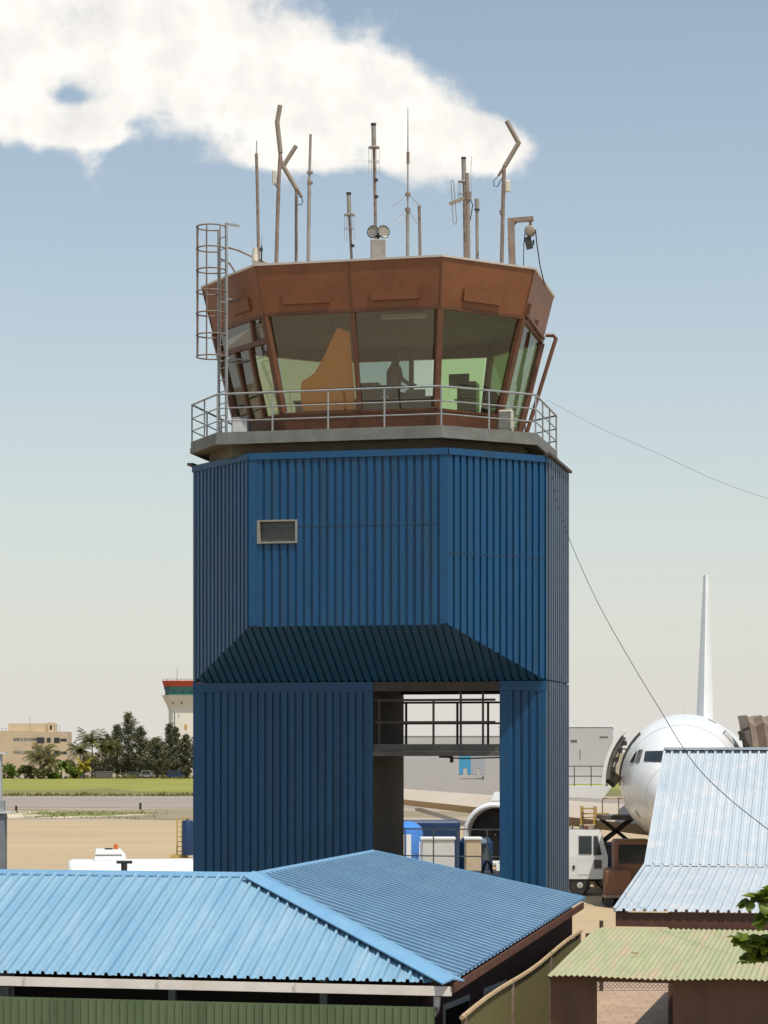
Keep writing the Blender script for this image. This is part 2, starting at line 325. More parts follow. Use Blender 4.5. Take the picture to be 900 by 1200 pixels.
mb.box(u1 - .1, u1 - .002, V0 - .012, V0 - .004, 0, zlin - .004); mb.box(u2 + .002, u2 + .22, V0 - .012, V0 - .004, 0, zlin - .004); mb.box(r_ - .1, r_ - .002, V0 - .012, V0 - .004, 0, zlin - .004); mb.box(-r_ + .002, -r_ + .3, V0 - .012, V0 - .004, 0, zlin - .004)
mb.build('flashing', 'blueflash', tower)
mb = MB(); mb.box(u1 + .002, u2 - .002, V0 + .0, V0 + .3, zlin, Zb - .01); mb.box(u1 + .002, u2 - .002, s_ - .3, s_, zlin, Zb - .01)
mb.box(u1 + .002, u2 - .002, V0 + .301, s_ - .301, Zb - .06, Zb - .02)
mb.build('lintel', 'lintel', tower)
mb = MB(); mb.box(u1 - .12, u1 - .0, V0 + .04, s_ - .04, 0, Zb - .07); mb.box(u2, u2 + .12, V0 + .04, s_ - .04, 0, Zb - .07)
mb.build('inner_wall', 'dark', tower)
zf0, zf1 = TZ(886, 1, V0), TZ(872, 1, V0)
mb = MB().box(u1 + .003, u2 - .003, V0 + .02, s_ - .02, zf0 + .12, zf1); mb.box(u1 + .003, u2 - .003, V0 - .01, V0 + .16, zf0, zf0 + .118)
mb.build('landing_slab', 'slab', tower)
mb = MB(); uA = TU(512, V0); zc = TZ(889, 1, V0)
mb.tube([(uA, V0 + .3, zc + .05), (uA + .6, V0 + .3, zc + .0), (u2 - .02, V0 + .3, zc + .03)], .018, 6); mb.box(uA, uA + .34, V0 + .25, V0 + .38, zc + .02, zc + .1)
mb.box(uA + .28, uA + .36, V0 + .27, V0 + .35, zc - .1, zc + .02)
mb.build('conduit', 'black', tower)
mb = MB(); v = V0 + .1
for py in (820.5, 846.5): z = TZ(py, .8, v); mb.bar((u1 + .004, v, z), (TU(580.5, v), v, z), .045, .06)
for px, top in ((444.5, 821), (508, 821), (540, 810.5), (566, 810.5)):
    u = TU(px, v); mb.bar((u, v, zf1), (u, v, TZ(top, u, v) - .0), .05, .05, (0, 1, 0))
mb.build('front_balustrade', 'lintel', tower)
mb = MB(); v = s_ - .12
for py in (823.5, 847.8): z = TZ(py, .8, v); mb.bar((u1 + .004, v, z), (u2 - .004, v, z), .045, .055)
for px in (476, 536, 572): u = TU(px, v); mb.bar((u, v, zf1), (u, v, TZ(823, u, v)), .055, .055, (0, 1, 0))
mb.build('rear_balustrade', 'lintel', tower)
mb = MB().box(u1 + .004, u2 - .004, V0 + .05, s_ - .02, 3.05, 3.3); mb.build('lower_floor', 'floor', tower)
mb = MB(); v = s_ - .1
for py in (971.5, 1003): z = TZ(py, .8, v); mb.tube([(u1 + .004, v, z), (u2 - .004, v, z)], .018, 6)
for px in (474.5, 508, 536.5, 571): u = TU(px, v); mb.tube([(u, v, 3.3), (u, v, TZ(971.5, u, v))], .02, 6)
mb.build('lower_balustrade', 'offwhite', tower)

# --- gallery deck
DZ0, DZ1 = 14.10, 14.38
deck = [(-3.35, -4.0), (2.38, -4.06), (4.42, -2.19), (4.41, 1.5), (2.38, 3.7), (-3.35, 3.7), (-4.5, 1.5), (-4.5, -2.45)]
def inset(poly, k): return [(x * (1 - k / max(.01, math.hypot(x, y))), y * (1 - k / max(.01, math.hypot(x, y)))) for x, y in poly]
mb = MB().loft([[(x, y, DZ0 + .02) for x, y in inset(deck, .09)], [(x, y, DZ1 - .02) for x, y in inset(deck, .09)]]); mb.build('gallery_deck', 'decku', tower)
mb = MB()
for i in range(8):
    p, q = deck[i], deck[(i + 1) % 8]; pi, qi = inset(deck, .08)[i], inset(deck, .08)[(i + 1) % 8]
    mb.hexa([(*p, DZ0), (*q, DZ0), (*qi, DZ0), (*pi, DZ0), (*p, DZ0 + .135), (*q, DZ0 + .135), (*qi, DZ0 + .135), (*pi, DZ0 + .135)])
    mb.hexa([(*along(p, pi, .25), DZ0 + .135), (*along(q, qi, .25), DZ0 + .135), (*qi, DZ0 + .135), (*pi, DZ0 + .135), (*along(p, pi, .25), DZ1 + .02), (*along(q, qi, .25), DZ1 + .02), (*qi, DZ1 + .02), (*pi, DZ1 + .02)])
mb.build('deck_edge', 'deckbeam', tower)
ring = inset(deck, .5); mb = MB()
mb.loft([[(x, y, Zt + .0) for x, y in ring], [(x, y, DZ0 + .018) for x, y in ring]]); mb.build('ring_beam', 'decku', tower)
mb = MB(); rp = inset(deck, .05)
HZ = [.97, .62, .3]
def railpoint(p, z): return (p[0], p[1], z)
for i in range(8):
    p, q = rp[i], rp[(i + 1) % 8]
    if True:
        for j, h in enumerate(HZ): mb.tube([railpoint(p, DZ1 + h), railpoint(q, DZ1 + h)], .026 if j == 0 else .017, 6)
    L = math.dist(p, q); n = {0: 4, 1: 2, 2: 3, 3: 2, 4: 2, 5: 2, 6: 3, 7: 2}[i]
    for k in range(n):
        x, y = along(p, q, k / n); mb.tube([(x, y, DZ0 + .02), (x, y, DZ1 + .97)], .024, 6)
mb.build('railing', 'steel', tower)

# --- cab
SZ, TZc = 14.90, 18.52
cs = [(-1.85, -3.1), (2.05, -3.15), (3.36, -1.62), (3.36, 1.55), (2.05, 3.1), (-1.85, 3.1), (-3.5, 1.55), (-3.5, -1.6)]
ct = [(-2.37, -3.78), (2.33, -3.83), (4.27, -1.86), (4.22, 1.77), (2.33, 3.8), (-2.37, 3.8), (-4.45, 1.8), (-4.45, -1.47)]
def cv(z, off=0.0):
    t = (z - SZ) / (TZc - SZ); pts = [along(cs[i], ct[i], t) for i in range(8)]
    return inset(pts, -off) if off else pts
def band(z0, z1, o0=0.0, o1=0.0, th=.06):
    mb = MB(); A, B_ = cv(z0, o0), cv(z1, o1); Ai, Bi = cv(z0, o0 - th), cv(z1, o1 - th)
    n = 8; b = 0
    vs = [(*p, z0) for p in A] + [(*p, z1) for p in B_] + [(*p, z0) for p in Ai] + [(*p, z1) for p in Bi]; fs = []
    for j in range(8):
        k = (j + 1) % 8
        fs += [(j, k, 8 + k, 8 + j), (16 + k, 16 + j, 24 + j, 24 + k), (j, 16 + j, 16 + k, k), (8 + j, 8 + k, 24 + k, 24 + j)]
    return mb.add(vs, fs)
band(DZ1 + .004, SZ, 0, 0, .1).build('cab_base_wall', 'post', tower)
WT = 17.33
fas = band(WT + .06, TZc, 0.03, .03, .12).build('fascia', 'cab', tower)
band(WT - .02, WT + .058, .05, .05, .16).build('fascia_ledge', 'post', fas)
band(TZc + .002, TZc + .05, .06, .06, .2).build('parapet_cap', 'gutter', fas)
mb = MB().loft([[(*p, TZc - .22) for p in cv(TZc - .22, -.1)], [(*p, TZc - .06) for p in cv(TZc - .06, -.1)]]); mb.build('roof', 'offwhite', tower)
mb = MB().loft([[(*p, 17.62) for p in cv(17.62, -.1)], [(*p, 17.68) for p in cv(17.68, -.1)]]); mb.build('ceiling', 'cabin', tower)
mb = MB().loft([[(*p, 14.5) for p in cv(14.5, -.12)], [(*p, 14.64) for p in cv(14.64, -.12)]]); mb.build('cab_floor', 'cabin', tower)
band(SZ + .002, SZ + .06, .02, .02, .16).build('window_sill', 'post', tower)
# corner posts and middle mullion
z0, z1 = SZ + .062, WT - .022
for j in range(8):
    p, q = cv(z0)[j], cv(z1)[j]; out = Vector((p[0], p[1], 0)).normalized()
    MB().bar((*p, z0), (*q, z1), .15 if j < 3 or j == 7 else .13, .16, out).build('corner_post', 'post', tower)
def facept(j, t, z, off=0.0):
    P = cv(z, off); x, y = along(P[j], P[(j + 1) % 8], t); return (x, y, z)
MB().bar(facept(0, .505, z0), facept(0, .505, z1), .11, .13, (0, -1, 0)).build('mullion', 'post', tower)
MB().bar(facept(4, .5, z0), facept(4, .5, z1), .12, .13, (0, 1, 0)).build('mullion', 'post', tower)
# left diagonal face: transom, two mullions, white blind above
for t in (.33, .62): MB().bar(facept(7, t, z0), facept(7, t, z0 + 1.72), .10, .12, (-q2, -q2, 0)).build('mullion', 'post', tower)
MB().bar(facept(7, .03, z0 + 1.78), facept(7, .97, z0 + 1.78), .13, .12, (-q2, -q2, 0)).build('transom', 'post', tower)
MB().bar(facept(7, .72, z0 + 1.85), facept(7, .74, z1 - .01), .10, .1, (-q2, -q2, 0)).build('mullion', 'post', tower)
def pane(j, t0, t1, m, zz0=None, zz1=None, off=-.02):
    a, b = zz0 or z0, zz1 or z1
    mb = MB(); pts = [facept(j, t0, a, off), facept(j, t1, a, off), facept(j, t1, b, off), facept(j, t0, b, off)]
    mb.poly(pts); return mb.build('window_pane', m, tower)
pane(0, .03, .49, 'glassa'); pane(0, .52, .97, 'glassn'); pane(1, .03, .97, 'glassg'); pane(2, .03, .97, 'glassp'); pane(3, .03, .97, 'glassgg')
pane(4, .03, .485, 'glassp'); pane(4, .515, .97, 'glassd'); pane(5, .03, .97, 'glassd'); pane(6, .03, .97, 'boardb'); pane(7, .03, .97, 'glassa', z0, z0 + 1.73); pane(7, .03, .97, 'glassn', z0 + 1.85, z1)
# inner head wall above the far windows, frames of fascia panels
def fpanel(j, t0, t1, za, zb_):
    P = [facept(j, t0, za, .034), facept(j, t1, za, .034), facept(j, t1, zb_, .034), facept(j, t0, zb_, .034)]
    d = Vector((P[1][0] - P[0][0], P[1][1] - P[0][1], 0)); nn = Vector((d.y, -d.x, 0)).normalized() * .07
    MB().loft([[Vector(p) for p in P], [Vector(p) + nn for p in P]]).build('raised_panel', 'cab', fas)
fpanel(0, .12, .385, 17.56, 17.83); fpanel(0, .615, .885, 17.56, 17.83); fpanel(1, .25, .69, 17.55, 17.84); fpanel(7, .48, .80, 17.55, 17.86)
mb = MB()
for j in (0, 1, 2, 7):
    a, b = facept(j, 0, WT + .07, .036), facept(j, 0, TZc - .01, .036); MB().bar(a, b, .04, .02, Vector((a[0], a[1], 0))).build('seam_strip', 'post', fas)
a, b = facept(0, .505, WT + .07, .034), facept(0, .505, TZc - .01, .034); mb = MB().bar(a, b, .025, .02, (0, -1, 0)); mb.build('seam_strip', 'post', fas)
# brackets and drain pipe on the right side
mb = MB()
for t, za, zb_ in ((.10, 17.35, 17.75), (.52, 17.35, 17.62)):
    mb.bar(facept(2, t, za, .06), facept(2, t, zb_, .06), .1, .1, (1, 0, 0))
mb.bar(facept(2, .06, 17.43, .1), facept(2, .9, 17.38, .1), .07, .07, (1, 0, 0)); mb.build('bracket', 'post', fas)
mb = MB(); ax = lambda z, o: Vector(facept(2, .95, z, o))
mb.tube([ax(14.75, .22), ax(17.2, .38), ax(17.42, .40), ax(17.5, .3), ax(17.5, .1)], .055, 8)
mb.build('drain_pipe', 'post', tower, smooth=True)

# --- caged ladder
LC = Vector((-3.5, -2.9, 0)); ld = Vector((q2, -q2, 0)); lo = Vector((-q2, -q2, 0)); Lz = 19.75
mb = MB()
for k in (-1, 1): mb.bar(LC + ld * .2 * k + Vector((0, 0, DZ1 + .01)), LC + ld * .2 * k + Vector((0, 0, Lz + (.06 if k > 0 else -.03))), .07, .05, lo)
for i in range(17):
    z = DZ1 + .3 + i * .3; mb.tube([LC + ld * .2 + Vector((0, 0, z)), LC - ld * .2 + Vector((0, 0, z))], .014, 6)
mb.bar(LC + ld * .2 + Vector((0, 0, Lz + .04)), LC + ld * .2 - lo * .36 + Vector((0, 0, Lz + .03)), .07, .05)
for z in (16.4, 17.9): mb.bar(LC - ld * .2 + Vector((0, 0, z)), LC - ld * .2 - lo * (.75 if z < 17 else .35) + Vector((0, 0, z)), .04, .04); mb.bar(LC + ld * .2 + Vector((0, 0, z)), LC + ld * .2 - lo * (.75 if z < 17 else .35) + Vector((0, 0, z)), .04, .04)
lad = mb.build('ladder', 'steel', tower)
mb = MB(); HR = .37
def hp(ang, z): return LC + lo * (.33 - HR * .0 + HR * math.cos(ang)) + ld * HR * math.sin(ang) + Vector((0, 0, z))
for i in range(7):
    z = Lz - .05 - i * .545
    pts = [LC + ld * .2 + Vector((0, 0, z))] + [hp(R(a), z) for a in range(130, -131, -20)] + [LC - ld * .2 + Vector((0, 0, z))]
    mb.tube(pts, .02, 5)
for a in (100, 45, 0, -45, -100): mb.bar(hp(R(a), Lz - .05), hp(R(a), Lz - .05 - 6 * .545), .035, .018, lo)
mb.build('safety_cage', 'rust', lad)
mb = MB()
mb.tube([LC + ld * .2 + Vector((0, 0, 19.2)), LC + ld * .25 - lo * .3 + Vector((0, 0, 19.15)), (-2.05, -3.0, 18.62)], .024, 6)
mb.tube([LC - ld * .2 + Vector((0, 0, 19.0)), LC - ld * .2 - lo * .3 + Vector((0, 0, 18.9)), (-3.3, -2.1, 18.6)], .024, 6)
mb.build('handrail', 'rust', lad)

# --- things on the deck and inside the cab
def tw(u, v, z=0): return TO + Vector((u * C12 + v * S12, -u * S12 + v * C12, z))
t = thing('air_conditioner', 'pale slatted air conditioning unit on the gallery deck beside the drain pipe', 'air conditioner', tw(3.62, -2.05, DZ1), TR)
MB().cbox(-.17, .17, -.14, .14, .04, .62, .02).build('casing', 'pale', t)
mb = MB()
for i in range(8): mb.box(-.14, .14, -.165, -.142, .10 + i * .063, .13 + i * .063)
mb.build('grille', 'cabinet', t)
mb = MB(); [mb.box(x, x + .06, -.12, .12, 0, .04) for x in (-.15, .09)]; mb.build('foot', 'steel', t)
t = thing('equipment_box', 'grey green metal box on the gallery deck behind the ladder', 'box', tw(-3.05, -2.75, DZ1), TR)
MB().cbox(-.22, .22, -.15, .15, .05, .55, .02).build('casing', 'cabinet', t); MB().box(-.19, .19, -.16, -.152, .09, .5).build('door', 'offwhite', t)
MB().box(-.2, .2, -.13, .13, 0, .05).build('plinth', 'dark', t)

t = thing('control_desk', 'dark console desk running along the front windows of the tower cab', 'desk', tw(0, 0, 14.64), TR)
mb = MB(); mb.box(-1.7, 1.9, -2.75, -2.15, .62, .68); mb.build('desk_top', 'cabin', t); MB().box(-1.65, 1.85, -2.7, -2.62, 0, .62).build('front_panel', 'cabin', t)
t = thing('equipment_cabinet', 'grey equipment cabinet with a printer on top left of the person', 'cabinet', tw(TU(431, -2.2), -1.9, 14.64), TR)
MB().cbox(-.26, .26, -.3, .3, 0, 1.08, .02).build('body', 'cabinet', t); mb = MB(); mb.cbox(-.22, .26, -.2, .2, 1.082, 1.17, .02); mb.build('printer_top', 'screen', t)
mb = MB(); [mb.box(-.22, .22, -.318, -.302, .1 + .32 * i, .38 + .32 * i) for i in range(3)]; mb.build('drawer', 'slab', t)
def monitor(px, v, label, w=.5, h=.32, z=.9, yaw=0.):
    t = thing('monitor', label, 'monitor', tw(TU(px, v), v, 14.64), TR + yaw, 'monitors on the console')
    MB().cbox(-w / 2, w / 2, -.03, .03, z, z + h, .01).build('display_case', 'screen', t)
    mb = MB(); mb.tube([(0, .05, .681), (0, .05, z + .1)], .03, 6); mb.box(-.12, .12, -.06, .1, .681, .70); mb.build('stand', 'black', t)
monitor(452, -2.4, 'small dark monitor on the desk left of the seated person', .36, .26, .78, .3)
t = thing('document_rack', 'pale document rack standing on the desk behind the amber blind', 'rack', tw(-1.35, -2.45, 15.32), TR)
MB().cbox(-.2, .2, -.1, .1, 0, .34, .01).build('tray', 'offwhite', t); mb = MB(); [mb.box(-.19, .19, -.106, -.101, .04 + .075 * i, .075 + .075 * i) for i in range(4)]; mb.build('paper', 'pale', t)
t = thing('ceiling_lamp', 'long white lamp housing under the ceiling of the tower cab', 'lamp', tw(.9, -1.6, 17.52), TR)
MB().cbox(-.6, .6, -.08, .08, 0, .09, .02).build('housing', 'offwhite', t); MB().box(-.55, .55, -.05, .05, -.03, -.001).build('diffuser', 'white', t)
t = thing('ceiling_fan', 'dark ceiling fan above the desk in the tower cab', 'fan', tw(-1.0, -1.4, 17.2), TR)
MB().lathe([(.02, .42), (.02, .12), (.1, .1), (.12, 0), (.05, -.04)], 12).build('motor', 'slab', t)
for i in range(4): a = i * 1.571 + .5; MB().hexa([(math.cos(a) * .13 - math.sin(a) * .05, math.sin(a) * .13 + math.cos(a) * .05, .05), (math.cos(a) * .13 + math.sin(a) * .05, math.sin(a) * .13 - math.cos(a) * .05, .03), (math.cos(a) * .65 + math.sin(a) * .07, math.sin(a) * .65 - math.cos(a) * .07, .03), (math.cos(a) * .65 - math.sin(a) * .07, math.sin(a) * .65 + math.cos(a) * .07, .05), (math.cos(a) * .13 - math.sin(a) * .05, math.sin(a) * .13 + math.cos(a) * .05, .06), (math.cos(a) * .13 + math.sin(a) * .05, math.sin(a) * .13 - math.cos(a) * .05, .04), (math.cos(a) * .65 + math.sin(a) * .07, math.sin(a) * .65 - math.cos(a) * .07, .04), (math.cos(a) * .65 - math.sin(a) * .07, math.sin(a) * .65 + math.cos(a) * .07, .06)]).build('blade', 'post', t)
t = thing('radio_rack', 'tall dark radio rack standing by the right cab corner', 'rack', tw(2.35, -.4, 14.64), TR)
MB().cbox(-.25, .25, -.25, .25, 0, 1.35, .02).build('body', 'screen', t); mb = MB(); [mb.box(-.22, .22, -.262, -.252, .15 + .29 * i, .4 + .29 * i) for i in range(4)]; mb.build('front_panel', 'cabinet', t)
monitor(538, -1.9, 'dark flat monitor on an arm behind the green right front window', .52, .34, 1.0)
monitor(487, -2.3, 'low dark monitor on the desk right of the seated person', .5, .2, .72)
mb = MB(); t = thing('desk_chair', 'round backed black chair seen through the green right front window', 'chair', tw(TU(577, -1.3), -1.2, 14.64), TR)
MB().lathe([(.05, 0), (.28, .03), (.28, .06), (.04, .09), (.04, .42)], 10).build('base', 'black', t); MB().cbox(-.25, .25, -.25, .25, .42, .5, .04).build('seat', 'black', t)
pts = [(.26 * math.cos(R(a)), -.24, .62 + .34 * math.sin(R(a)) * (1 if a < 180 else .3)) for a in range(0, 360, 24)]
mb = MB().prism(pts, (0, .07, 0)); mb.build('backrest', 'black', t)

def skin(name, verts, edges, m, parent, root=0, sub=2):
    me = bpy.data.meshes.new(name); me.from_pydata([v[0] for v in verts], edges, []); me.materials.append(M[m])
    o = bpy.data.objects.new(name, me); COL.objects.link(o)
    mo = o.modifiers.new('Skin', 'SKIN'); mo.use_smooth_shade = True
    for i, v in enumerate(verts):
        sv = me.skin_vertices[0].data[i]; r = v[1]; sv.radius = r if isinstance(r, tuple) else (r, r); sv.use_root = (i == root)
    s = o.modifiers.new('Sub', 'SUBSURF'); s.levels = sub; s.render_levels = sub
    if parent is not None: o.parent = parent; MATX[o.name] = MATX[parent.name]
    return o
# controller facing right (local +x), perched on a stool, forearms forward
pu = TU(466, -1.7)
person = thing('person', 'person with short dark hair in a grey shirt sitting inside the tower cab facing right', 'person', tw(pu - .1, -1.75, 14.64), TR + R(38))
vs = [((0, 0, .62), (.15, .17)), ((0, 0, .80), (.13, .16)), ((.02, 0, 1.02), (.14, .19)), ((.03, 0, 1.18), (.11, .17)), ((.05, 0, 1.30), .06), ((.07, 0, 1.40), (.085, .078)), ((.07, 0, 1.49), (.10, .082)), ((.06, 0, 1.56), (.075, .065)), ((.165, 0, 1.445), .022)]
es = [(0, 1), (1, 2), (2, 3), (3, 4), (4, 5), (5, 6), (6, 7), (5, 8)]
for s in (-1, 1):
    b = len(vs); vs += [((.03, s * .2, 1.19), .065), ((.06, s * .25, .95), .048), ((.30, s * .2, .84), .036), ((.36, s * .19, .85), (.03, .04))]
    es += [(3, b), (b, b + 1), (b + 1, b + 2), (b + 2, b + 3)]
    for k in range(4):
        c = len(vs); L = (.075, .085, .08, .065)[k]; yy = s * .19 + (k - 1.5) * .021
        vs += [((.39 + L * .5, yy, .855), .010), ((.39 + L, yy, .835), .009)]; es += [(b + 3, c), (c, c + 1)]
    c = len(vs); vs += [((.37, s * .19 - s * .045, .855), .012), ((.41, s * .19 - s * .06, .845), .010)]; es += [(b + 3, c), (c, c + 1)]
    h = len(vs); vs += [((.04, s * .1, .60), .10), ((.42, s * .11, .58), .075), ((.44, s * .11, .16), .05), ((.44, s * .11, .08), .045), ((.58, s * .12, .05), (.035, .045))]
    es += [(0, h), (h, h + 1), (h + 1, h + 2), (h + 2, h + 3), (h + 3, h + 4)]
k_ = 1.17; up = .16
vs = [((v[0][0] * k_, v[0][1] * k_, v[0][2] * k_ + up), tuple(q * k_ * 1.2 for q in v[1]) if isinstance(v[1], tuple) else v[1] * k_ * 1.12) for v in vs]
body = skin('body', vs, es, 'shirt', person)
hv = [((.055, 0, 1.50), (.105, .09)), ((.045, 0, 1.57), (.09, .078)), ((-.01, 0, 1.44), (.06, .07))]
hv = [((v[0][0] * k_, v[0][1] * k_, v[0][2] * k_ + up), tuple(q * k_ * 1.2 for q in v[1])) for v in hv]
skin('hair', hv, [(0, 1), (0, 2)], 'hair', person, 0, 2)
t = thing('stool', 'dark padded stool under the person in the tower cab', 'stool', tw(pu - .1, -1.75, 14.64), TR)
MB().lathe([(.2, .62), (.22, .64), (.21, .69), (.12, .70)], 14).build('seat', 'black', t); MB().lathe([(.26, 0), (.25, .03), (.03, .06), (.03, .62)], 12).build('base', 'black', t)
# amber blind hanging behind the left front pane
edge = [(.475, 16.86), (.44, 16.93), (.405, 16.98), (.375, 16.80), (.335, 16.52), (.30, 16.28), (.262, 16.06), (.225, 15.90), (.18, 15.80), (.145, 15.72), (.12, 15.45), (.115, SZ + .1)]
P = [facept(0, .475, SZ + .1, -.085)] + [facept(0, t_, z_, -.085 - .02 * math.sin(i * 1.9)) for i, (t_, z_) in enumerate(edge)]
mb = MB().prism([tw(*p[:2], p[2]) for p in P], Vector((S12, C12, 0)) * .012)
o = mb.build('sun_blind', 'amber', None); tag(o, 'amber cloth sun blind drawn aslant inside the left front cab window', 'blind')
P = [facept(7, .06, z0 + 1.9, -.16), facept(7, .94, z0 + 1.9, -.16), facept(7, .94, z1 - .04, -.16), facept(7, .06, z1 - .2, -.16)]
mb = MB().prism([tw(*p[:2], p[2]) for p in P], Vector((.012, .012, 0)))
o = mb.build('sun_blind', 'offwhite', None); tag(o, 'white blind behind the top strip of the left cab window by the ladder', 'blind')

# --- aerials on the cab roof
RZ = TZc - .055
AG = 'aerials on the cab roof'
def mast(name, label, px_base, d, cat='aerial'):
    x = (px_base - 450) / F * d; return thing(name, label, cat, (x, d, RZ), 0, AG)
def pole(t, pts, d, r, m='rust', name='mast', n=8):
    b = MATX[t.name].translation; P = [Vector((b.x, d, RZ))] + [W(x, y, d) for x, y in pts] if pts[0] is not None else [W(x, y, d) for x, y in pts[1:]]
    return MB().tube(P, r, n).build(name, m, t, world=True, smooth=True)
def foot(t, d, w=.14):
    b = MATX[t.name].translation; MB().box(b.x - w, b.x + w, d - w, d + w, RZ, RZ + .03).build('base_plate', 'rust', t, world=True)
def cage(t, px, y0, y1, d, rp=6.0, name='cage'):
    c = W(px, y0, d); z1 = c.z; z0 = W(px, y1, d).z; r = rp / F * d; mb = MB()
    for k in range(6):
        a = k * math.pi / 3; mb.tube([(c.x + r * math.cos(a), d + r * math.sin(a), z0), (c.x + r * math.cos(a), d + r * math.sin(a), z1)], .007, 4)
    for z, rr in ((z1, .02), ((z0 * .55 + z1 * .45), .007)):
        mb.tube([(c.x + r * math.cos(R(a)), d + r * math.sin(R(a)), z) for a in range(0, 361, 30)], rr, 4)
    mb.lathe([(.03, -.02), (r, -.015), (r, .015), (.03, .03)], 12, (c.x, d, z1)); mb.build(name, 'mast', t, world=True)
def band_(t, px, py, d, r=.05, h=.06, m='black', name='collar'):
    c = W(px, py, d); MB().lathe([(r, -h / 2), (r, h / 2)], 10, c).build(name, m, t, world=True)
D1 = 58.6
t = mast('whip_aerial', 'plain brown whip aerial nearest the ladder end of the roof', 303.5, D1); foot(t, D1)
pole(t, [(302, 240), (300.5, 180)], D1, .04, 'rust'); MB().tube([W(300.5, 180, D1), W(301, 165, D1)], .014, 5).build('tip', 'mast', t, world=True)
t = mast('bent_aerial', 'tallest brown mast ending in a bent tube that leans right at its tip', 323, 59.3); d = 59.3; foot(t, d)
pole(t, [(326.5, 215), (328.7, 177)], d, .05); MB().tube([W(328.7, 179, d), W(324.8, 143, d), W(328.3, 123.5, d)], .062, 8).build('dipole_tube', 'radome', t, world=True)
mb = MB(); c = W(321.3, 208, d); mb.cbox(c.x - .05, c.x + .05, d - .1, d + .1, c.z - .17, c.z + .17, .02); mb.tube([c, W(327, 208, d)], .02, 5); mb.build('panel', 'pale', t, world=True)
MB().tube([W(329.5, 184, d), W(330.5, 190, d), W(329, 198, d)], .03, 5).build('clamp', 'rust', t, world=True)
MB().tube([W(322, 215, d), W(324.5, 220, d), W(325.5, 232, d), W(324.5, 260, d)], .012, 5).build('cable', 'black', t, world=True)
t = mast('bent_aerial', 'brown mast topped by a sideways V tube opening right beside the tallest mast', 347, 60.2); d = 60.2; foot(t, d)
pole(t, [(347.2, 221)], d, .04); MB().tube([W(348, 222, d), W(331.5, 194, d)], .06, 8).build('dipole_tube', 'radome', t, world=True); MB().tube([W(331, 196, d), W(347, 171, d)], .06, 8).build('dipole_tube', 'radome', t, world=True)
MB().tube([W(349, 223, d), W(353.5, 231, d)], .045, 6).build('balun', 'rust', t, world=True)
MB().tube([W(353.5, 231, d), W(355, 236, d), W(353, 240, d), W(348.5, 240, d)], .013, 5).build('cable', 'navy', t, world=True)
t = mast('pole_aerial', 'straight grey pole aerial with two small clamps right of the V tube', 361, 59.6); d = 59.6; foot(t, d)
pole(t, [(362.5, 210)], d, .048, 'mast'); MB().tube([W(362.5, 214, d), W(364, 157.5, d)], .035, 8).build('upper_rod', 'mast', t, world=True)
mb = MB(); [mb.box(W(359.8, y, d).x, W(366.5, y, d).x, d - .05, d + .05, W(0, y, d).z - .03, W(0, y, d).z + .03) for y in (202.3, 214.3)]; mb.build('clamp', 'rust', t, world=True)
def cyl_aerial(label, base, top, y_cyl0, y_cyl1, ycage, d, rings, rcyl=.055, rcage=5.8, rp=.035):
    t = mast('cage_aerial', label, base[0], d); foot(t, d)
    pole(t, [(top, y_cyl1 + 1)], d, rp)
    MB().tube([W(top, y_cyl1, d), W(top - .6, y_cyl0, d)], rcyl, 10).build('radome', 'mast', t, world=True, smooth=True)
    band_(t, top - .6, y_cyl0, d, rcyl + .01, .06, 'black', 'end_cap'); cage(t, top, y_cyl1, ycage, d, rcage)
    for x, y in rings: band_(t, x, y, d, .055, .06)
    return t
cyl_aerial('short aerial with wire cage and grey cylinder left of the floodlights', (414,), 409.3, 227, 252, 281, 59.8, [(413, 288)])
cyl_aerial('tall central aerial with wire cage and grey cylinder behind the floodlights', (441.5,), 438.3, 146, 173, 203, 58.9, [(440.5, 211), (440.8, 230.5)], .06, 6.2, .04)
t = mast('whip_aerial', 'slender whip aerial with drooping radial wires right of the floodlights', 477.5, 60.0); d = 60.0; foot(t, d)
pole(t, [(477.8, 245)], d, .045, 'mast'); MB().tube([W(477.8, 246, d), W(478, 181, d), W(478, 126, d)], [.022, .02, .009], 6).build('whip', 'mast', t, world=True); band_(t, 478.2, 185, d, .04, .3, 'rust')
mb = MB()
for (a, b, e, g) in ((478, 228, 461, 242), (478, 228, 494, 243), (478, 246, 464, 257), (478, 246, 467, 264), (478, 246, 489, 262)): mb.tube([W(a, b, d), W(e, g, d + (.25 if e > 478 else -.25))], .009, 4)
mb.build('radial_wires', 'mast', t, world=True); band_(t, 478, 228, d, .07, .08, 'rust', 'hub'); band_(t, 477.8, 246, d, .07, .1, 'rust', 'hub')
MB().tube([W(476.6, 247, d), W(475.6, 258, d), W(477, 268, d)], .014, 4).build('cable', 'mast', t, world=True)
t = mast('stub_pole', 'short bare brown pole right of the slender whip aerial', 493, 59.4); foot(t, 59.4); pole(t, [(491.3, 241)], 59.4, .04)
d = 59.0
t = mast('cage_aerial', 'grey cylinder aerial with wire cage in the cluster left of the hoist', 545.5, d); foot(t, d); pole(t, [(543.8, 213)], d, .04)
MB().tube([W(543.8, 213, d), W(543.3, 186, d)], .06, 10).build('radome', 'mast', t, world=True, smooth=True); cage(t, 541.5, 213, 239, d, 4.5); band_(t, 543.3, 185.5, d, .065, .05, 'black', 'end_cap')
d = 58.7
t = mast('loop_aerial', 'brown mast with side boom and upright wire loop in the cluster left of the hoist', 549.5, d); foot(t, d); pole(t, [(548.3, 238), (547.3, 203)], d, .05, 'radome')
MB().bar(W(526.5, 239, d), W(551, 229.5, d), .07, .07).build('boom', 'radome', t, world=True)
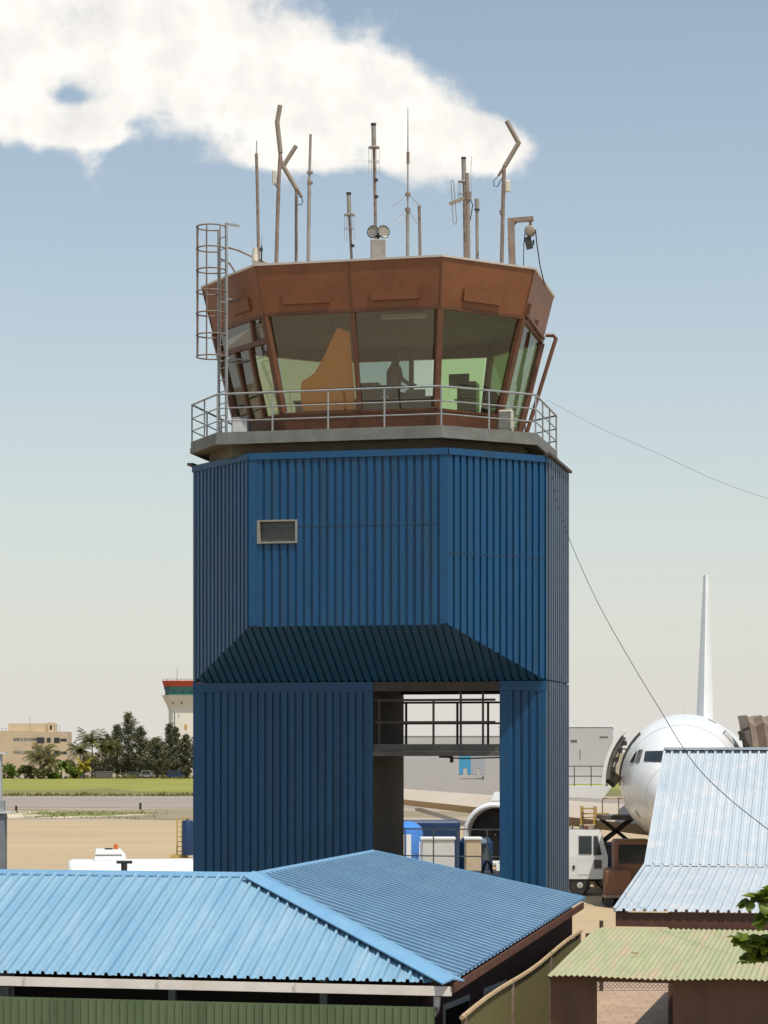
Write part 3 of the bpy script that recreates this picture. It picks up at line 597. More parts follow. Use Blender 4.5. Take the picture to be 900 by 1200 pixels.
MB().tube([W(528.5, 213, d), W(530.2, 210.5, d), W(531.6, 213, d), W(535, 258, d), W(534.5, 262, d), W(532.3, 263, d), W(531, 259, d), W(528.5, 213, d)], .012, 5).build('wire_loop', 'mast', t, world=True)
band_(t, 548.3, 230, d, .09, .2, 'rust', 'clamp'); MB().tube([W(549.5, 231, d), W(554, 240, d), W(551, 258, d), W(546, 266, d)], .014, 5).build('cable', 'black', t, world=True)
MB().tube([W(552.5, 230, d), W(551.5, 205, d), W(552.8, 183, d)], .008, 4).build('thin_whip', 'mast', t, world=True)
t = mast('stub_pole', 'short pole with thicker grey head between the loop aerial and the right bent mast', 559.5, 59.3); d = 59.3; foot(t, d); pole(t, [(559, 246)], d, .042, 'mast'); MB().tube([W(559, 247, d), W(558.8, 233, d)], .06, 8).build('head', 'mast', t, world=True); band_(t, 559, 246, d, .07, .04)
t = mast('bent_aerial', 'rightmost brown mast with an arrow bent tube pointing right and a pale panel', 587.5, 58.6); d = 58.6; foot(t, d)
pole(t, [(589.5, 240), (590.8, 195)], d, .05); MB().tube([W(591.5, 195, d), W(608.3, 166.5, d)], .06, 8).build('dipole_tube', 'radome', t, world=True); MB().tube([W(608, 168, d), W(593.8, 142, d)], .06, 8).build('dipole_tube', 'radome', t, world=True)
c = W(595, 218, d); MB().cbox(c.x - .07, c.x + .07, d - .08, d + .08, c.z - .14, c.z + .14, .03).build('panel', 'pale', t, world=True)
MB().tube([W(590.5, 196, d), W(584, 206, d)], .04, 6).build('balun', 'rust', t, world=True); MB().tube([W(584, 206, d), W(578.5, 212, d), W(579, 218, d), W(583, 218.5, d), W(588, 209, d)], .012, 5).build('cable', 'black', t, world=True)
band_(t, 588.2, 249, d, .06, .1, 'rust')

d = 57.6
t = thing('floodlight', 'pair of round floodlights on a grey box at the middle of the cab roof', 'floodlight', (W(443, 300, d).x, d, RZ))
c = W(443, 0, d).x; z1 = W(0, 281.5, d).z; MB().cbox(c - .19, c + .19, d - .15, d + .15, RZ, z1, .02).build('pedestal', 'mast', t, world=True)
MB().box(c - .26, c + .26, d - .2, d + .2, RZ, RZ + .04).build('base_plate', 'rust', t, world=True)
mb = MB(); mb.bar((c, d, z1), (c, d, z1 + .1), .06, .06, (0, 1, 0)); mb.bar((c - .2, d, z1 + .1), (c + .2, d, z1 + .1), .04, .05); mb.build('yoke', 'black', t, world=True)
for px, yw in ((437, -.5), (449.5, .35)):
    cc = W(px, 271.5, d - .06); ax = Vector((math.sin(yw), -math.cos(yw), .05))
    lamp = MB().lathe([(.05, -.16), (.12, -.1), (.15, -.02), (.155, .0)], 16, cc, ax).build('lamp', 'mast', t, world=True, smooth=True)
    MB().lathe([(.001, -.04), (.08, -.02), (.142, .006)], 16, cc, ax, False).build('lens', 'chrome', lamp, world=True)
    MB().tube([cc + ax * .005 + (ax.orthogonal().normalized() * math.cos(R(a)) + ax.normalized().cross(ax.orthogonal().normalized()) * math.sin(R(a))) * .152 for a in range(0, 361, 24)], .014, 5).build('rim', 'black', lamp, world=True)
d = 57.9
t = thing('small_aerial', 'small pale box and stub aerial at the foot of the leftmost whip', 'aerial', (W(300, 300, d).x, d, RZ))
c = W(299, 297, d); mb = MB(); mb.lathe([(.05, -.3), (.09, -.2), (.06, .14), (.01, .16)], 8, c); mb.build('housing', 'pale', t, world=True)
mb = MB().tube([W(306.5, 315, d), W(306.5, 288, d)], .02, 5); mb.tube([W(306.5, 290, d), W(307, 276, d)], .006, 4); mb.box(W(304, 0, d).x, W(308, 0, d).x, d - .04, d + .04, W(0, 294, d).z, W(0, 291, d).z); mb.build('stub', 'black', t, world=True)
MB().box(W(296, 0, d).x, W(312, 0, d).x, d - .15, d + .15, RZ, W(0, 309, d).z).build('base', 'mast', t, world=True)
# hoist
d = 57.9
t = thing('hoist', 'brown davit hoist with motor and hook at the right end of the roof', 'hoist', (W(600, 310, d).x, d, RZ))
mb = MB(); b = W(600.5, 320, d); mb.bar((b.x, d, RZ), W(598.8, 258, d), .17, .15, (0, 1, 0)); mb.bar(W(595, 258.8, d), W(625, 256.3, d), .14, .11); mb.bar(W(598, 268, d), W(605, 260, d), .06, .06)
mb.build('davit', 'rust', t, world=True)
mb = MB(); c = W(621, 271, d); mb.lathe([(.03, -.14), (.1, -.13), (.135, -.08), (.135, .08), (.1, .13), (.03, .14)], 12, c, (.2, 1, 0)); mb.bar(W(621.5, 257, d), W(621.5, 266, d), .07, .06, (0, 1, 0)); mb.build('winch', 'radome', t, world=True)
mb = MB(); c = W(619.5, 284.5, d); mb.box(c.x - .08, c.x + .08, d - .08, d + .08, c.z - .15, c.z + .14, Matrix.Rotation(R(-14), 3, 'Y')); mb.tube([W(621, 276, d), W(620, 281, d)], .03, 6); mb.tube([W(624, 284, d), W(625.5, 281, d), W(625, 287, d)], .02, 5); mb.build('hook_block', 'black', t, world=True)
MB().tube([W(615.5, 270, d), W(613.8, 285, d), W(613.4, 318, d)], .012, 5).build('chain', 'navy', t, world=True)
MB().tube([W(627.5, 269, d), W(629, 285, d), W(633, 312, d), W(637.5, 331, d), W(639.5, 334, d), W(636, 332.5, d)], .016, 5).build('cable', 'black', t, world=True)
t = thing('roof_vent', 'low dark hatch lying on the cab roof right of centre', 'vent', tw(1.2, -2.7, RZ), TR); MB().cbox(-.2, .2, -.15, .15, .0, .13, .02).build('cover', 'slab', t); MB().box(-.24, .24, -.19, .19, -.0, .03).build('curb', 'dark', t)

# container on stand standing on the lower floor of the tower
t = thing('water_dispenser', 'small white container on a black arched stand on the lower tower floor', 'container', tw(TU(571, .6), .6, 3.3), TR)
mb = MB(); [mb.tube([(x0, y, 0), (x0 * .6, y, .22), (0, y, .32), (-x0 * .6, y, .22), (-x0, y, 0)], .02, 6) for x0, y in ((.13, -.1), (.13, .1))]; mb.build('stand', 'black', t)
MB().lathe([(.09, .325), (.12, .34), (.12, .5), (.06, .56), (.05, .62), (.07, .64), (.02, .68)], 12).build('bottle', 'offwhite', t, smooth=True)

# ------------------------------------------------------------------ blue hip roofed building in front (frame at eave corner C)
BO = Vector((.918, 31.765, 0)); E0, E1 = 3.30, 4.316
bld = thing('blue_roofed_building', 'low building with sky blue ribbed metal hip roof and white gutter', 'building', BO, TR)
JU, JV, EV, EU, EZ = -3.69, 3.06, 11.37, .31, 3.73      # ridge junction, length of the rear wing, its far eave end
E1 = 4.555
UL = -17.0
BV = 2 * JV                                               # back eave of the left wing
mb = MB()
# front slope of the left wing: ribs run along v
def sl(u): return JV if u <= JU else JV * u / JU
nf = Vector((0, -(E1 - E0), JV)).normalized()
sheet(mb, lambda t: (UL * (1 - t), 0, E0), lambda t: (UL * (1 - t), sl(UL * (1 - t)), E0 + (E1 - E0) * sl(UL * (1 - t)) / JV), -UL, nf, 'rib', .19, flankshade=1)
# right slope: ribs run along -u
def ru(v): return JU * v / JV if v < JV else JU
def rz(v): return E0 + (E1 - E0) * min(1, v / JV)
sheet(mb, lambda t: (EU * t, EV * t, E0 + (EZ - E0) * t), lambda t: (ru(EV * t), EV * t, rz(EV * t)), EV, (.3, 0, .95), 'rib2', .27, flankshade=1)
# back slope of the left wing and left slope of the rear wing, meeting in a valley
def bu(u): return min(BV, JV + (JU - u) / -JU * JV)
sheet(mb, lambda t: (JU + (UL - JU) * t, bu(JU + (UL - JU) * t), E1 - (E1 - E0) * (bu(JU + (UL - JU) * t) - JV) / JV), lambda t: (JU + (UL - JU) * t, JV, E1), JU - UL, (-nf.x, -nf.y, nf.z), 'rib', .19)
def lu(v): return JU + JU * min(1, max(0, (v - JV) / JV))
sheet(mb, lambda t: (lu(EV - (EV - JV) * t), EV - (EV - JV) * t, E1 - (E1 - E0) * (JU - lu(EV - (EV - JV) * t)) / -JU), lambda t: (JU, EV - (EV - JV) * t, E1), EV - JV, (-.3, 0, .95), 'rib2', .27)
roof = mb.build('roof', 'roofblue', bld, m2='ribshade')
mb = MB()
def capstrip(a, b, n1, w=.2, lift=.05):
    a, b = Vector(a), Vector(b); n1 = [Vector(x) for x in n1]
    mb.loft([[p + n1[0] * w + Vector((0, 0, lift)), p + Vector((0, 0, lift + .045)), p + n1[1] * w + Vector((0, 0, lift)), p + n1[1] * w + Vector((0, 0, lift - .02)), p + Vector((0, 0, lift + .02)), p + n1[0] * w + Vector((0, 0, lift - .02))] for p in (a, b)])
capstrip((.06, -.1, E0 - .012), (JU, JV, E1), ((-.62, -.78, -.1), (.62, .78, -.0)), .2)
capstrip((JU, JV, E1), (JU, EV + .02, E1), ((-1, 0, -.35), (1, 0, -.35)), .06, .03)
capstrip((JU, JV, E1), (UL, JV, E1), ((0, -1, -.42), (0, 1, -.42)), .05, .03)
mb.build('ridge_cap', 'capblue', roof)
mb = MB(); mb.bar((JU + .02, EV + .03, E1 + .02), (EU + .03, EV + .03, EZ + .02), .06, .09); mb.build('barge_board', 'capblue', roof)
# gutter, fascia, eaves
mb = MB(); gz = E0 - .035
mb.loft([[(u, -.13, gz), (u, -.15, gz - .13), (u, -.02, gz - .145), (u, .0, gz - .02), (u, -.02, gz - .02), (u, -.035, gz - .11), (u, -.115, gz - .11), (u, -.115, gz)] for u in (UL, .02)])
for u in range(-16, 0, 2): mb.box(u - .2, u - .16, -.158, -.151, gz - .13, gz + .0)
mb.build('gutter', 'gutter', bld)
mb = MB(); mb.tube([(-.18, -.07, gz - .146), (-.18, -.07, gz - .26), (-.24, .12, gz - .38), (-.38, .5, gz - .5), (-.42, .55, gz - .9), (-.42, .55, .1)], .05, 8); mb.build('downpipe', 'offwhite', bld, smooth=True)
mb = MB(); mb.bar((.0, .06, E0 - .1), (EU, EV, EZ - .1), .03, .12); mb.build('fascia', 'fascia', bld)
mb = MB()
mb.box(UL, -1.75, 1.3, 1.42, 0, E0 + .42); mb.box(-1.749, -.75, 1.3, 1.42, 0, E0 + .1); mb.build('wall', 'dark', bld)
mb = MB(); mb.hexa([(-.75, 1.43, 0), (-.6, 1.43, 0), (.13, 11.2, 0), (-.02, 11.2, 0), (-.75, 1.43, E0 + .16), (-.6, 1.43, E0 + .12), (.13, 11.2, EZ - .03), (-.02, 11.2, EZ + .0)]); mb.build('wall', 'maroon', bld)
mb = MB(); mb.box(2 * JU + .4, -.03, 11.08, 11.2, 0, E0 + .05); mb.poly([(-.03, 11.15, E0 + .06), (2 * JU + .4, 11.15, E0 + .06), (JU, 11.15, E1 - .04), (-.03, 11.15, EZ - .01)]); mb.build('gable_wall', 'maroon', bld)
mb = MB(); mb.box(UL, UL + .12, 1.42, 4.9, 0, E0 + .4); mb.box(UL, 2 * JU, 4.8, 4.9, 0, E0 + .4); mb.box(2 * JU + .4, 2 * JU + .52, 4.9, 11.07, 0, E0 + .08); mb.build('wall', 'maroon', bld)
for v0 in (2.2, 4.6, 7.4):
    x0 = -.6 + .73 * (v0 + .75 - 1.43) / 9.77 - .02
    wd = MB().box(x0, x0 + .04, v0, v0 + 1.5, 1.5, 2.75, Matrix.Rotation(R(-4.3), 3, 'Z')).build('window', 'offwhite', bld)
    MB().box(x0 + .03, x0 + .055, v0 + .08, v0 + 1.42, 1.58, 2.67, Matrix.Rotation(R(-4.3), 3, 'Z')).build('pane', 'winglass', wd)
for u in (-13.9, -9.3, -6.8, -4.25, -2.0): MB().box(u, u + .1, .55, .65, 0, E0 + .02).build('veranda_post', 'steel', bld)
mb = MB().box(-7.3, -6.9, 1.2, 1.29, 2.4, 3.2); mb.build('notice_board', 'offwhite', bld)
t = thing('vent_pipe', 'dark T shaped vent pipe standing behind the ridge of the blue roof', 'vent pipe', (W(145, 1020, 44).x, 44, 4.1))
mb = MB(); d = 44; mb.tube([(W(145.5, 0, d).x, d, 4.05), W(145.5, 1010, d)], .06, 8); mb.build('pipe', 'black', t, world=True); MB().tube([W(136.5, 1010.3, d), W(155, 1010.3, d)], .03, 8).build('cross_pipe', 'black', t, world=True)

# tin fences
FO = thing('tin_fence', 'green ribbed tin fence below the white gutter', 'fence', BO + Vector((0, 0, 0)), TR)
mb = MB(); wall(mb, (-17, -.6), (-.1, -.6), 0, 3.03, (0, -1), 'box', .115); mb.build('sheeting', 'greenfence', FO)
mb = MB(); mb.box(-17, -.1, -.57, -.53, 2.9, 2.96); [mb.box(u, u + .06, -.57, -.5, 0, 3.01) for u in (-16, -13.5, -11, -8.5, -6, -3.5, -1)]; mb.build('frame', 'steel', FO)
fa, fb = W(541, 1190, 31.0), W(681, 1090, 42.0)
FS = thing('tin_fence', 'olive tin fence with a tan top rail running back beside the blue roofed building', 'fence', (fa.x, fa.y, 0))
mb = MB(); n_ = Vector((fb.y - fa.y, -(fb.x - fa.x), 0)).normalized()
def fz(t): return fa.z + (fb.z - fa.z) * t - .06
sheet(mb, lambda t: (*lerp(fa, fb, t)[:2], 0), lambda t: (*lerp(fa, fb, t)[:2], fz(t)), (fb - fa).length, n_, 'box', .13); mb.build('sheeting', 'olive', FS, world=True)
mb = MB()
pts = [lerp(fa, fb, t) + Vector((0, 0, -.03 + .03 * math.sin(t * 9))) for t in [i / 12 for i in range(13)]]; mb.tube(pts, .035, 6); mb.build('top_rail', 'tan', FS, world=True)
mb = MB(); [mb.box(p.x - .03, p.x + .03, p.y - .03, p.y + .03, 0, p.z) for p in (lerp(fa, fb, .02), lerp(fa, fb, .35), lerp(fa, fb, .68), lerp(fa, fb, .98))]; mb.build('fence_post', 'rust', FS, world=True)

# ------------------------------------------------------------------ right building with the faded roof, green lean-to
dE = 40.0; SO = W(721, 1067.5, dE); SO0 = Vector((SO.x, SO.y, 0))
shed = thing('pale_roofed_shed', 'shed with weathered pale blue two pitch metal roof and red brown fascia', 'shed', SO0, TR)
ze = SO.z; sb, sr = 5.0, 8.88; zb2, zr = 4.26, 6.52; SW = 13.0
mb = MB()
sheet(mb, lambda t: (SW * t, 0, ze), lambda t: (SW * t, sb, zb2), SW, (0, -.1, 1), 'rib', .18, flankshade=1)
mb2 = MB(); sheet(mb, lambda t: (SW * t, sb - .06, zb2 + .012), lambda t: (SW * t, sr, zr), SW, (0, -.5, .86), 'rib', .18, flankshade=1)
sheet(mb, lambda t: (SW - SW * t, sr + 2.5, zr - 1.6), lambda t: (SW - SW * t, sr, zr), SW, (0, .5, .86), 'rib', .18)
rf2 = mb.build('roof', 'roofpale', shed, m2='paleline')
mb = MB().bar((-.02, sr, zr + .03), (SW, sr, zr + .03), .3, .05); mb.bar((-.01, sb, zb2 + .02), (-.01, sr, zr + .02), .05, .08); mb.bar((-.01, 0, ze + .02), (-.01, sb, zb2 + .02), .05, .08); mb.build('ridge_cap', 'roofpale', rf2)
mb = MB().box(.0, SW, .05, .1, ze - .27, ze - .025); mb.hexa([(.0, .101, ze - .27), (.05, .101, ze - .27), (.05, sb, zb2 - .27), (.0, sb, zb2 - .27), (.0, .101, ze - .03), (.05, .101, ze - .03), (.05, sb, zb2 - .03), (.0, sb, zb2 - .03)]); mb.build('fascia', 'fascia', shed)
mb = MB()
for u, v in ((3.4, .4), (3.9, sr), (5, sr + 2.0), (9, sr + 2.0)): MB().box(u, u + .15, v, v + .15, 0, ze - .1 if v < 3 else 4.3).build('post', 'brownwall', shed)
mb = MB().box(3.6, SW, .8, .95, 0, ze - .05); mb.box(3.6, 3.75, .95, sr + 2.2, 0, ze); mb.box(3.6, SW, sr + 2.2, sr + 2.35, 0, zr - 1.7); mb.build('wall', 'brownwall', shed)
mb = MB().box(-.31, 6.2, 12.6, 21.5, 0, 3.1); mb.build('added_shadow_block', 'brownwall', shed)  # block added out of view to throw the shadow on the paving
# green lean-to
gd = 33.74
ga, gb = W(640.5, 1144, gd), W(698.5, 1087, 39.3)
lean = thing('lean_to', 'brown boarded lean-to with rusty pale green corrugated tin roof', 'lean-to', (ga.x, ga.y, 0), TR)
inv = MATX[lean.name].inverted(); A0, B0 = inv @ ga, inv @ gb
LW = 8.0
mb = MB(); sheet(mb, lambda t: (A0.x + LW * t, A0.y + .05 * math.sin(t * 40) * random.random() + (.0 if t < .55 else -.03), A0.z + .015 * math.sin(t * 23)), lambda t: (B0.x + LW * t, B0.y, B0.z), LW, (0, -.05, 1), 'wave', .086); gr = mb.build('roof', 'greenroof', lean)
mb = MB()
for (u, v, w, h) in ((1.0, 2.2, .1, .05), (3.4, .5, .05, .6)): mb.box(u, u + w, v, v + h, A0.z + .05 + (B0.z - A0.z) * v / 5.9, A0.z + .075 + (B0.z - A0.z) * v / 5.9)
mb.build('patch', 'tan', gr)
mb = MB().box(.02, .70, .25, .33, 0, A0.z - .01); mb.build('wall', 'brownwall', lean)
mb = MB().box(1.82, LW, .25, .33, 0, A0.z - .01); mb.box(1.82, 1.9, .33, 5.4, 0, A0.z); mb.build('wall', 'brownwall', lean)
mb = MB(); [mb.box(u, u + .07, v, v + .07, 0, A0.z + (B0.z - A0.z) * v / 5.9 - .03) for u, v in ((-.12, 5.2), (1.84, 5.45))]; mb.bar((0, .3, A0.z - .05), (LW, .3, A0.z - .05), .06, .08); mb.bar((0, 5.3, B0.z - .07), (LW, 5.3, B0.z - .07), .06, .08); mb.build('frame', 'brownwall', lean)
# chain link fence across the passage
cf = thing('chain_link_fence', 'low chain link fence with dark post across the paved passage', 'fence', (6.0, 62.5, 0))
mb = MB()
for i in range(46): 
    x = 5.0 + i * .11; mb.bar((x, 62.5, .05), (x + .45, 62.5, .5), .012, .012); mb.bar((x + .45, 62.51, .05), (x, 62.51, .5), .012, .012)
mb.build('mesh', 'slab', cf, world=True); mb = MB().tube([(5, 62.5, .52), (10.4, 62.5, .52)], .02, 5); mb.build('rail', 'slab', cf, world=True)
for px in (704.5,): x = (px - 450) / F * 62.5; MB().box(x - .05, x + .05, 62.42, 62.5, 0, 1.9).build('post', 'lintel', cf, world=True)
MB().box(10.3, 10.4, 62.42, 62.5, 0, 1.0).build('post', 'lintel', cf, world=True)

# steel stanchion cut by the left edge
t = thing('steel_stanchion', 'grey steel stanchion with flat cap plates at the left edge behind the blue roof', 'post', (W(0, 0, 46).x, 46, 0)); d = 46
x = W(0, 0, d).x; k = d / F
MB().box(x - .3, x + 2.2 * k, d - .08, d + .08, CZ - 72 * k, CZ - 4 * k).build('upper_column', 'boxgrey', t, world=True)
MB().box(x - .35, x + 8 * k, d - .13, d + .13, CZ - 4 * k + .002, CZ - 1.6 * k).build('cap_plate', 'offwhite', t, world=True)
MB().box(x - .35, x + 14 * k, d - .2, d + .2, CZ - 73 * k, CZ - 71 * k + .0).build('flange', 'offwhite', t, world=True); MB().box(x - .3, x + 5.5 * k, d - .1, d + .1, CZ - 71 * k + .002, CZ - 58 * k).build('bracket', 'steel', t, world=True)
MB().box(x - .3, x + 6.8 * k, d - .15, d + .15, 0, CZ - 73 * k - .002).build('lower_column', 'cabinet', t, world=True)

# ------------------------------------------------------------------ wires
def spline(P, k=8):
    P = [Vector(p) for p in P]; Q = [2 * P[0] - P[1]] + P + [2 * P[-1] - P[-2]]; o = []
    for i in range(1, len(Q) - 2):
        a, b, c, d_ = Q[i - 1:i + 3]
        for j in range(k):
            t = j / k; o.append(.5 * (2 * b + (c - a) * t + (2 * a - 5 * b + 4 * c - d_) * t * t + (3 * b - a - 3 * c + d_) * t ** 3))
    return o + [P[-1]]
o = MB().tube(spline([W(646, 553, 57.5), W(652, 585, 56.5), W(668, 634, 54), W(700, 705, 50), W(735, 768, 46), W(770, 826, 42), W(810, 890, 39), W(850, 932, 37), W(905, 976, 35)]), .007, 5).build('cable', 'black', None); tag(o, 'thin dark cable sagging from the tower wall down across the pale roof', 'cable')
o = MB().tube(spline([W(640, 468, 58), W(700, 500, 54), W(770, 531, 50), W(840, 563, 47), W(915, 590, 44)]), .0035, 4).build('cable', 'slab', None); tag(o, 'faint thin wire running from the gallery railing out to the right', 'cable')

# ------------------------------------------------------------------ airliner
AO = Vector((11.73, 92.0, 0)); AH = -R(9.2)
plane = thing('airliner', 'white airliner parked nose on with tall tail fin behind the pale roof', 'airliner', AO, AH)
CZA = 5.31
sec = [(0, .05, -.95), (.12, .38, -.93), (.4, .72, -.86), (.9, 1.12, -.72), (1.6, 1.5, -.56), (2.6, 1.92, -.38), (3.8, 2.28, -.22), (5.2, 2.56, -.1), (7, 2.75, -.03), (9, 2.82, 0), (25, 2.82, 0), (40, 2.82, 0), (46, 2.6, .2), (52, 1.8, .9), (57, .8, 1.75), (59, .25, 2.1)]
def srz(y):
    for (a, b, c), (d_, e, f) in zip(sec, sec[1:]):
        if a <= y <= d_:
            t = (y - a) / (d_ - a); return b + (e - b) * t, c + (f - c) * t
    return sec[-1][1:]
ys = [0, .05, .12, .25, .4, .65, .9, 1.2, 1.6, 2.1, 2.6, 3.2, 3.8, 4.5, 5.2, 6.1, 7, 8, 9, 16, 25, 32, 40, 43, 46, 49, 52, 55, 57, 59]
def smooth_r(y):
    r0, c0 = srz(y); r1, c1 = srz(max(0, y - .25)); r2, c2 = srz(min(59, y + .25)); return (r0 * 2 + r1 + r2) / 4 if .3 < y < 58.5 else r0, (c0 * 2 + c1 + c2) / 4
def ringA(y, n=40, off=0):
    r, c = smooth_r(y); r += off; return [(r * math.sin(2 * math.pi * k / n), y, CZA + c + r * math.cos(2 * math.pi * k / n)) for k in range(n)]
fus = MB().loft([ringA(y) for y in ys]).build('fuselage', 'acwhite', plane, smooth=True)
def ysurf(x, z):
    lo_, hi_ = 0, 9
    for _ in range(40):
        m_ = (lo_ + hi_) / 2; r, c = smooth_r(m_)
        if x * x + (z - c) ** 2 <= r * r: hi_ = m_
        else: lo_ = m_
    return hi_
def nose_patch(poly, name, m, off=.015):
    # polygon given in the nose's front view (x, z above the axis); subdivided and laid on the skin
    mb = MB(); n = 6; a, b, c, d_ = [Vector((p[0], p[1])) for p in poly]; g = []
    for i in range(n + 1):
        for j in range(n + 1):
            p = (a * (1 - i / n) + b * (i / n)) * (1 - j / n) + (d_ * (1 - i / n) + c * (i / n)) * (j / n)
            y = ysurf(p.x, p.y); g.append((p.x * (1 + off / 2), y - off, CZA + p.y + off))
    mb.add(g, [(i * (n + 1) + j, (i + 1) * (n + 1) + j, (i + 1) * (n + 1) + j + 1, i * (n + 1) + j + 1) for i in range(n) for j in range(n)])
    return mb.build(name, m, fus, smooth=True)
for k, y in enumerate((1.25, 4.55, 8.7, 13.2, 18.0)):
    q = MB(); a0 = ringA(y, 40, .004); a1 = ringA(y + .035, 40, .004); q.v = a0 + a1; q.f = [(k_, (k_ + 1) % 40, 40 + (k_ + 1) % 40, 40 + k_) for k_ in range(40)]; q.build('panel_seam', 'slab' if k else 'acgrey', fus)
for s in (-1, 1):
    nose_patch([(s * .06, .70), (s * 1.46, .76), (s * 1.43, 1.17), (s * .06, 1.20)], 'cockpit_window', 'winglass')
    nose_patch([(s * 1.66, .70), (s * 1.87, .70), (s * 1.72, 1.23), (s * 1.53, 1.24)], 'cockpit_window', 'winglass')
    nose_patch([(s * 1.90, .70), (s * 2.12, .70), (s * 1.92, 1.06), (s * 1.78, 1.22)], 'cockpit_window', 'winglass')
def side_patch(s, y0, y1, a0, a1, name, m, off=.02):
    mb = MB(); n = 8; g = []
    for i in range(n + 1):
        y = y0 + (y1 - y0) * i / n; r, c = smooth_r(y); r += off
        for j in range(n + 1):
            a = a0 + (a1 - a0) * j / n; g.append((s * r * math.sin(a), y, CZA + c + r * math.cos(a)))
    mb.add(g, [(i * (n + 1) + j, (i + 1) * (n + 1) + j, (i + 1) * (n + 1) + j + 1, i * (n + 1) + j + 1) for i in range(n) for j in range(n)])
    return mb.build(name, m, fus)
side_patch(-1, 5.9, 7.0, R(42), R(95), 'doorway', 'dark')
side_patch(1, 5.9, 7.0, R(42), R(95), 'door', 'acgrey')
for a0, a1, y0_, y1_ in ((R(40), R(41.2), 5.8, 7.1), (R(41.2), R(95), 5.8, 5.85), (R(41.2), R(95), 7.05, 7.1)): side_patch(1, y0_, y1_, a0, a1, 'door_outline', 'slab')
side_patch(-1, 3.0, 3.5, R(118), R(128), 'access_panel', 'acgrey'); side_patch(-1, 7.6, 8.2, R(70), R(84), 'access_panel', 'acgrey'); side_patch(1, 7.6, 8.2, R(22), R(30), 'access_panel', 'acgrey')
mb = MB()
for s in (1,):
    for y in (4.9, 5.1): 
        pass
# the open service door swung out ahead of its doorway
mb = MB(); arc = [R(a) for a in range(48, 95, 4)]; ro, ri = 3.33, 3.18
mb.loft([[(-ro * math.sin(a), y, CZA + ro * math.cos(a) - .12) for a in arc] + [(-ri * math.sin(a), y, CZA + ri * math.cos(a) - .12) for a in reversed(arc)] for y in (4.7, 5.8)])
dr = mb.build('open_door', 'acwhite', plane, smooth=False)
mb = MB(); ro, ri = 3.175, 3.0
mb.loft([[(-ro * math.sin(a), y, CZA + ro * math.cos(a) - .12) for a in arc[1:-1]] + [(-ri * math.sin(a), y, CZA + ri * math.cos(a) - .12) for a in reversed(arc[1:-1])] for y in (4.8, 5.7)]); mb.build('door_lining', 'slab', dr)
mb = MB()
for a in (55, 62, 70, 78, 86): mb.box(-2.99 * math.sin(R(a)) - .03, -2.99 * math.sin(R(a)) + .16, 4.75, 4.85, CZA + 2.99 * math.cos(R(a)) - .3, CZA + 2.99 * math.cos(R(a)) - .1)
mb.bar((-2.46, 4.8, CZA + 1.5), (-2.98, 4.8, CZA), .06, .06, (0, 1, 0)); mb.build('door_mechanism', 'black', dr)
mb = MB().bar((-2.75, 5.6, CZA + .2), (-3.1, 5.5, CZA - .2), .3, .5); mb.bar((-2.7, 5.8, CZA + .9), (-3.1, 5.6, CZA + .7), .1, .12); mb.build('hinge_arm', 'dark', dr)
def fin(rootz, y0, y1, tipz, t0, t1, th0, th1, x=0):
    def airf(y0, y1, th, z): 
        c = y1 - y0; return [(x, y0, z), (x + th / 2, y0 + c * .12, z), (x + th * .55, y0 + c * .35, z), (x + th * .3, y0 + c * .7, z), (x, y1, z), (x - th * .3, y0 + c * .7, z), (x - th * .55, y0 + c * .35, z), (x - th / 2, y0 + c * .12, z)]
    return MB().loft([airf(y0, y1, th0, rootz), airf(y0 + (t0 - y0) * .05, y1, th0 * .72, rootz + .6), airf(t0, t1, th1, tipz)])
fin(CZA + 2.0, 44.5, 54.5, 17.4, 51.2, 55.5, 1.35, .34).build('tail_fin', 'acwhite', plane, smooth=True)
def wing(s, root, tip, name, m):
    # (x, y_le, y_te, z, thickness)
    def sect(x, yl, yt, z, th):
        c = yt - yl; return [(s * x, yl, z), (s * x, yl + c * .1, z + th * .5), (s * x, yl + c * .4, z + th * .6), (s * x, yt, z + .02), (s * x, yl + c * .4, z - th * .4), (s * x, yl + c * .08, z - th * .4)]
    return MB().loft([sect(*root), sect(*tip)]).build(name, m, plane, smooth=True)
for s in (-1, 1):
    wing(s, (1.5, 49.5, 55, CZA + .9, .55), (9.6, 54.5, 57.2, CZA + 2.0, .2), 'tailplane', 'acgrey')
    wing(s, (2.0, 17.5, 30, CZA - 2.35, 1.3), (28.5, 35, 37.6, CZA - .3, .25), 'wing', 'wingtan')
    ec = Vector((s * 9.4, 18, 2.45))
    en = MB().lathe([(1.12, 5.4), (1.35, 4.0), (1.6, 2.2), (1.62, 1.0), (1.56, .3), (1.45, .0), (1.36, .02), (1.30, .25), (1.28, 1.2)], 28, ec, (0, 1, 0), False).build('engine', 'acgrey', plane, smooth=True)
    MB().lathe([(1.565, .3), (1.535, .14), (1.455, -.012), (1.37, -.012), (1.30, .24)], 28, ec, (0, 1, 0), False).build('intake_lip', 'white', en, smooth=True)
    mb = MB().lathe([(.02, .5), (.3, .9), (1.27, 1.0)], 24, ec, (0, 1, 0), False); mb.build('fan', 'black', en)
    mb = MB().loft([[(s * 9.4 - .22, y, z0_), (s * 9.4 + .22, y, z0_), (s * 9.4 + .18, y, z1_), (s * 9.4 - .18, y, z1_)] for y, z0_, z1_ in ((18.4, 3.75, 4.1), (19.6, 3.7, 4.5), (25, 3.3, 4.3))]); mb.build('pylon', 'acgrey', en)
g = MB().tube([(0, 6.9, 2.7), (0, 6.8, .55)], .12, 8); g.tube([(0, 5.2, 2.8), (0, 6.8, 1.2)], .07, 6); ng = g.build('nose_gear', 'acgrey', plane)
